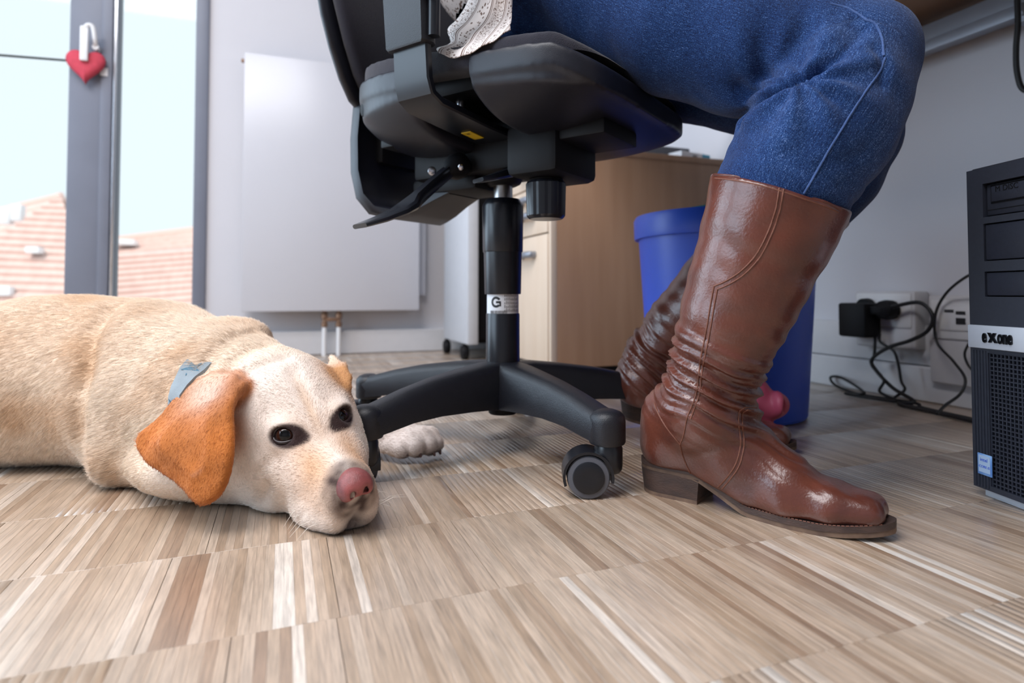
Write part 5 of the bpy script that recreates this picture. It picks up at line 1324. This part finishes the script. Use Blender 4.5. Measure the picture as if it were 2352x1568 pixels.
# ---- boots
def boot(label, heel, toe, lift, shaft, cut, near):
    heel = np.array(heel); toe = np.array(toe); uf = (toe - heel); LN = np.linalg.norm(uf); uf = uf / LN; nf_ = np.array((-uf[1], uf[0])); k = LN / .29
    def fp(s, wd_, z):                            # foot frame: along, across, up
        s *= k; wd_ *= k
        return np.array((heel[0] + uf[0] * s + nf_[0] * wd_, heel[1] + uf[1] * s + nf_[1] * wd_, z + lift * max(0., (.20 * k - s) / (.20 * k))))
    pts = [fp(s, a, z) for s in (0, .29) for a in (-.06, .06) for z in (0, .2)] + [p for p, _ in shaft]
    lo = np.min(pts, 0) - .09; hi = np.max(pts, 0) + .09; lo[2] = -.01
    bf = Field(lo, hi, .003)
    # shaft
    bf.chain(shaft, .012)
    # foot
    A_ = shaft[-1][0]
    bf.cone(fp(.048, 0, .090), .041, A_, shaft[-1][1], .02)
    for a in (-.004, .004): bf.cone(fp(.037, a, .064), .0365, fp(.044, a, .098), .040, .015)
    bf.cone(A_ + np.array((0, 0, -.02)), .047, fp(.125, 0, .076), .035, .03)
    for a in (-.012, .012):
        bf.cone(fp(.05, a * .5, .058), .031, fp(.12, a, .055), .030, .015)
        bf.cone(fp(.12, a, .055), .030, fp(.185, a * 1.5, .037), .0245, .015)
    bf.cone(fp(.125, 0, .075), .036, fp(.19, 0, .047), .025, .02)
    for a in (-1, 0, 1):
        bf.cone(fp(.185, a * .020, .034), .0225, fp(.235, a * .0185, .028), .0185, .012)
        bf.cone(fp(.235, a * .0185, .028), .0185, fp(.272, a * .0125, .0265), .0155, .008)
    for a in (-1, 1):
        bf.cone(fp(.09, a * .021, .040), .013, fp(.14, a * .024, .024), .0125, .012); bf.cone(fp(.14, a * .024, .024), .0125, fp(.19, a * .0305, .0215), .0125, .012)
        bf.cone(fp(.19, a * .0305, .0215), .0125, fp(.235, a * .027, .0225), .0115, .010); bf.cone(fp(.235, a * .027, .0225), .0115, fp(.276, a * .015, .0245), .0115, .008)
    # flat under the foot, following arch and heel
    def under(x, y, z):
        s = ((x - heel[0]) * uf[0] + (y - heel[1]) * uf[1]) / k
        zb = .012 + .026 * (1 - np.clip((s - .075) / .075, 0, 1)) ** 1.0 * 1. + lift * np.clip((.20 - s) / .20, 0, 1) + .006 * np.clip((s - .25) / .04, 0, 1)
        return z - zb
    bf.add(under, lo, hi, .004, True)
    n_, p_ = cut; bf.halfspace(n_, p_, .003)
    v, fc = bf.mesh(2); nv = normals(v, fc)
    # ankle folds and soft dents of the leather
    axp = [p for p, _ in shaft]; z = v[:, 2]; ank = A_
    hrel = np.linalg.norm(v - ank, axis=1); up = (axp[0] - ank); up /= np.linalg.norm(up); tt = (v - ank) @ up
    ph = tt + .16 * ((v[:, 0] - ank[0])) ** 1 * .9 + .012 * vnoise(v, 18)
    m_ = np.exp(-((tt - .030) / .042) ** 2)
    disp = .0052 * m_ * np.sin(2 * PI * ph / .0195) * (.7 + .5 * vnoise(v, 30)) + .0022 * m_ * np.sin(2 * PI * ph / .0105 + 3 * vnoise(v, 25))
    disp += .0018 * vnoise(v, 22) * sst(tt, -.06, .05) + .0016 * np.sin(2 * PI * ph / .034 + 2 * vnoise(v, 10)) * sst(tt, .05, .09) * np.exp(-(tt - .06) / .1)
    disp *= sst(z, .02, .06)
    v = v + nv * disp[:, None]
    me = npmesh('boot', wn(v), fc); b = obj('boot', me, 'leather', pe, True); b['label'] = label
    # sole: shaped plank following arch and toe spring
    def hwid(s):
        xs = [-.004, -.002, .002, .008, .016, .03, .07, .11, .15, .19, .225, .255, .275, .288, .295, .298]; ys = [.006, .011, .017, .022, .026, .0295, .031, .029, .034, .0415, .041, .0355, .0275, .0195, .0115, .005]
        return float(np.interp(s, xs, ys))
    def zbot(s): return .030 * (1 - min(1, max(0, (s - .082) / .065))) ** 1.1 + .008 * max(0, (s - .225) / .07) ** 1.5
    for nm, g, h0, h1, mt in (('welt', .0010, .0055, .0125, 'sole'), ('outsole', .0, .0, .0055, 'outsole')):
        rings = []
        for s in -.004 + .302 * (.5 - .5 * np.cos(np.linspace(0, PI, 44))):
            hw = (hwid(s) + g) ; z0, z1 = zbot(s) + h0, zbot(s) + h1
            rings.append([w(fp(s, a * hw, zz_)) for a, zz_ in ((-1, z0), (-1, z1), (-.5, z1), (.5, z1), (1, z1), (1, z0), (.5, z0), (-.5, z0))])
        loft(nm, rings, mt, b, auto=40)
    rings = []
    hs = [(.086, -.0295)] + [(.031 + .034 * math.cos(t), .0305 * math.sin(t) * (1 if abs(math.sin(t)) < .99 else 1)) for t in np.linspace(-PI / 2, -3 * PI / 2, 15)] + [(.086, .0295)]
    for zz_, sc in ((0, .93), (.003, .95), (.031, 1.03)): rings.append([w(fp(.042 + (s - .042) * sc, a * sc, zz_)) for s, a in hs])
    hl = loft('heel', rings, 'sole', b, auto=40)
    rings = [[w(fp(.042 + (s - .042) * .955, a * .955, zz_)) for s, a in hs] for zz_ in (-.0002, .0045)]
    loft('heel_tip', rings, 'outsole', hl, auto=40)
    bm = bmesh.new()
    for sd in (-1, 1):
        for s in np.arange(.10, .286, .0042):
            a = w(fp(s, sd * (hwid(s) + .0008), zbot(s) + .0128)); c = w(fp(s + .0028, sd * (hwid(s + .0028) + .0008), zbot(s + .0028) + .0128)); bm_tube(bm, [a, c], .0006, 4)
    o = obj('welt_stitches', frombm('welt_stitches', bm), 'stitch', b); o['kind'] = 'stuff'
    return b, bvh_of(wn(v), fc), fp
sh_n = [(q(1802, 400, .704), .0785), (q(1788, 445, .706), .0765), (q(1755, 540, .712), .0715), (q(1722, 630, .720), .0655), (q(1690, 710, .728), .0605), (q(1662, 785, .735), .0555), (q(1640, 860, .752), .0515), (q(1622, 925, .764), .0530)]
pA, pB, pC = q(1638, 396, .705), q(1938, 482, .705), q(1795, 432, .632)
ncut = np.cross(pB - pA, pC - pA); ncut = ncut if ncut[2] > 0 else -ncut
boot_n, BB, fpn = boot('near brown leather boot', (.181, .828), (.398, .654), 0, sh_n, (ncut, (pA + pB) / 2), True)
sh_f = [(q(1885, 395, .965), .080), (q(1850, 445, .972), .078), (q(1752, 548, .99), .072), (q(1652, 652, 1.02), .062), (q(1565, 745, 1.045), .055), (q(1510, 815, 1.065), .052), (q(1490, 865, 1.08), .052)]
pf_ = sh_f[1][0]; nfar = sh_f[0][0] - sh_f[2][0]
boot_f, BF, fpf = boot('far brown leather boot', (.205, 1.13), (.452, .995), .034, sh_f, (nfar, pf_), False)
# seams and piping of the near boot, laid on its surface
def stitchline(pix, off=None):
    seam('seam', pix, BB, .0009, 'stitch', boot_n, .0002)
stitchline([(1790, 432), (1782, 480), (1765, 530), (1740, 580), (1705, 620), (1668, 645), (1640, 657)])
stitchline([(1800, 434), (1791, 484), (1773, 536), (1748, 587), (1712, 628), (1674, 653), (1648, 664)])
stitchline([(1640, 657), (1632, 700), (1622, 760), (1610, 820), (1606, 850), (1600, 900), (1588, 935), (1578, 960), (1570, 1000), (1562, 1020)])
stitchline([(1648, 664), (1640, 705), (1630, 765), (1618, 824), (1612, 855), (1607, 902), (1595, 938), (1586, 962)])
stitchline([(1562, 1020), (1568, 1045), (1580, 1075), (1592, 1098)]); stitchline([(1562, 1020), (1530, 980), (1510, 945), (1503, 925)])
stitchline([(1738, 937), (1712, 936), (1697, 948), (1698, 985), (1701, 1020), (1690, 1065), (1668, 1098), (1640, 1128)])
stitchline([(1730, 942), (1715, 942), (1705, 952), (1706, 985), (1709, 1022), (1698, 1069), (1676, 1102), (1650, 1132)])
seam('top_piping', [(1641, 401), (1680, 404), (1740, 415), (1800, 432), (1860, 452), (1900, 466), (1932, 482)], BB, .0017, 'leathd', boot_n, .0)
seam('top_stitching', [(1642, 409), (1680, 413), (1740, 424), (1800, 441), (1858, 461), (1898, 475), (1925, 487)], BB, .0008, 'stitch', boot_n, .0)

# ---- blouse: hem of a patterned blouse hanging over the seat
def blouse_mat():
    m = bpy.data.materials.new('patterned_blouse'); m.use_nodes = True; nt = m.node_tree; N = nt.nodes; L = nt.links; b = N['Principled BSDF']; b.inputs['Roughness'].default_value = .85
    at = N.new('ShaderNodeAttribute'); at.attribute_name = 'cloth'; sx = N.new('ShaderNodeSeparateXYZ'); L.new(at.outputs['Vector'], sx.inputs[0])
    def ma(op, a, b_=None):
        n = N.new('ShaderNodeMath'); n.operation = op
        for i, x in enumerate((a, b_)):
            if x is None: continue
            if isinstance(x, (int, float)): n.inputs[i].default_value = x
            else: L.new(x, n.inputs[i])
        return n.outputs[0]
    u = ma('MULTIPLY', sx.outputs[0], 22.); fr = ma('FRACT', u); band = ma('FLOOR', u)
    line = ma('LESS_THAN', ma('ABSOLUTE', ma('SUBTRACT', fr, .08)), .035); line2 = ma('LESS_THAN', ma('ABSOLUTE', ma('SUBTRACT', fr, .18)), .018)
    vo = N.new('ShaderNodeTexVoronoi'); vo.inputs['Scale'].default_value = 150; L.new(at.outputs['Vector'], vo.inputs['Vector'])
    dots = ma('MULTIPLY', ma('LESS_THAN', vo.outputs['Distance'], .34), ma('MULTIPLY', ma('GREATER_THAN', fr, .32), ma('LESS_THAN', fr, .9)))
    wv = N.new('ShaderNodeTexNoise'); wv.inputs['Scale'].default_value = 260; L.new(at.outputs['Vector'], wv.inputs['Vector'])
    leaf = ma('MULTIPLY', ma('GREATER_THAN', wv.outputs[0], .57), ma('LESS_THAN', ma('MODULO', band, 2.), .5))
    ink = ma('MINIMUM', ma('ADD', ma('ADD', line, line2), ma('MAXIMUM', ma('MULTIPLY', leaf, ma('GREATER_THAN', fr, .3)), ma('MULTIPLY', dots, ma('GREATER_THAN', ma('MODULO', band, 2.), .5)))), 1.)
    mx = N.new('ShaderNodeMix'); mx.data_type = 'RGBA'; mx.inputs['A'].default_value = (*lin((222, 212, 208)), 1); mx.inputs['B'].default_value = (*lin((112, 88, 76)), 1); L.new(ink, mx.inputs['Factor']); L.new(mx.outputs['Result'], b.inputs['Base Color'])
    return m
M['blouse'] = blouse_mat()
rows = [  # photo position and distance of the cloth, from the waist down to the hem
    [(1085, -60, .93), (1100, -60, .88), (1125, -60, .85), (1150, -60, .84), (1177, -60, .84)],
    [(1076, 0, .92), (1098, 2, .87), (1124, 4, .835), (1150, 4, .825), (1177, 2, .82)],
    [(1052, 42, .91), (1082, 45, .86), (1115, 46, .82), (1148, 42, .81), (1175, 32, .805)],
    [(1028, 66, .90), (1062, 76, .845), (1098, 76, .81), (1138, 66, .80), (1173, 50, .79)],
    [(1034, 96, .875), (1060, 100, .83), (1094, 92, .80), (1134, 78, .788), (1171, 58, .78)],
    [(1004, 110, .85), (1048, 116, .812), (1090, 104, .788), (1132, 86, .778), (1172, 62, .772)],
    [(1006, 122, .838), (1050, 132, .805), (1090, 115, .782), (1132, 93, .772), (1173, 66, .766)]]
gridp = []
for r in rows:
    sp_ = spline([tuple(P(*p)) for p in r], 6); gridp.append(sp_)
cols = list(zip(*gridp)); cols = [spline([tuple(x) for x in c], 5) for c in cols]
nc_, nr_ = len(cols), len(cols[0]); vv = []; uv = []
for i in range(nc_):
    for j in range(nr_):
        p = cols[i][j]; nn = .0025 * math.sin(i * .9 + j * .25); vv.append(p + Vector((0, 0, nn * .5)) + (CAMP - p).normalized() * nn); uv.append((i / nc_ * .16 + j / nr_ * .05, j / nr_ * .2, 0))
ff = [(i * nr_ + j, i * nr_ + j + 1, (i + 1) * nr_ + j + 1, (i + 1) * nr_ + j) for i in range(nc_ - 1) for j in range(nr_ - 1)]
me = npmesh('blouse', [tuple(x) for x in vv], ff); a_ = me.attributes.new('cloth', 'FLOAT_VECTOR', 'POINT'); a_.data.foreach_set('vector', np.array(uv, np.float32).ravel())
bl = obj('blouse', me, 'blouse', pe, True); md = bl.modifiers.new('cloth', 'SOLIDIFY'); md.thickness = .0012
# torso of the blouse above the picture's upper edge
tf = Field((-.22, .82, .74), (.22, 1.26, 1.32), .008)
tf.chain([((-.02, 1.06, .84), .125), ((-.04, 1.08, .95), .122), ((-.03, 1.07, 1.10), .135), ((-.02, 1.06, 1.18), .12)], .03)
tv, tfc = tf.mesh(1); me = npmesh('blouse_torso', wn(tv), tfc); a_ = me.attributes.new('cloth', 'FLOAT_VECTOR', 'POINT'); a_.data.foreach_set('vector', (tv * .6).astype(np.float32).ravel())
obj('blouse_torso', me, 'blouse', pe, True)
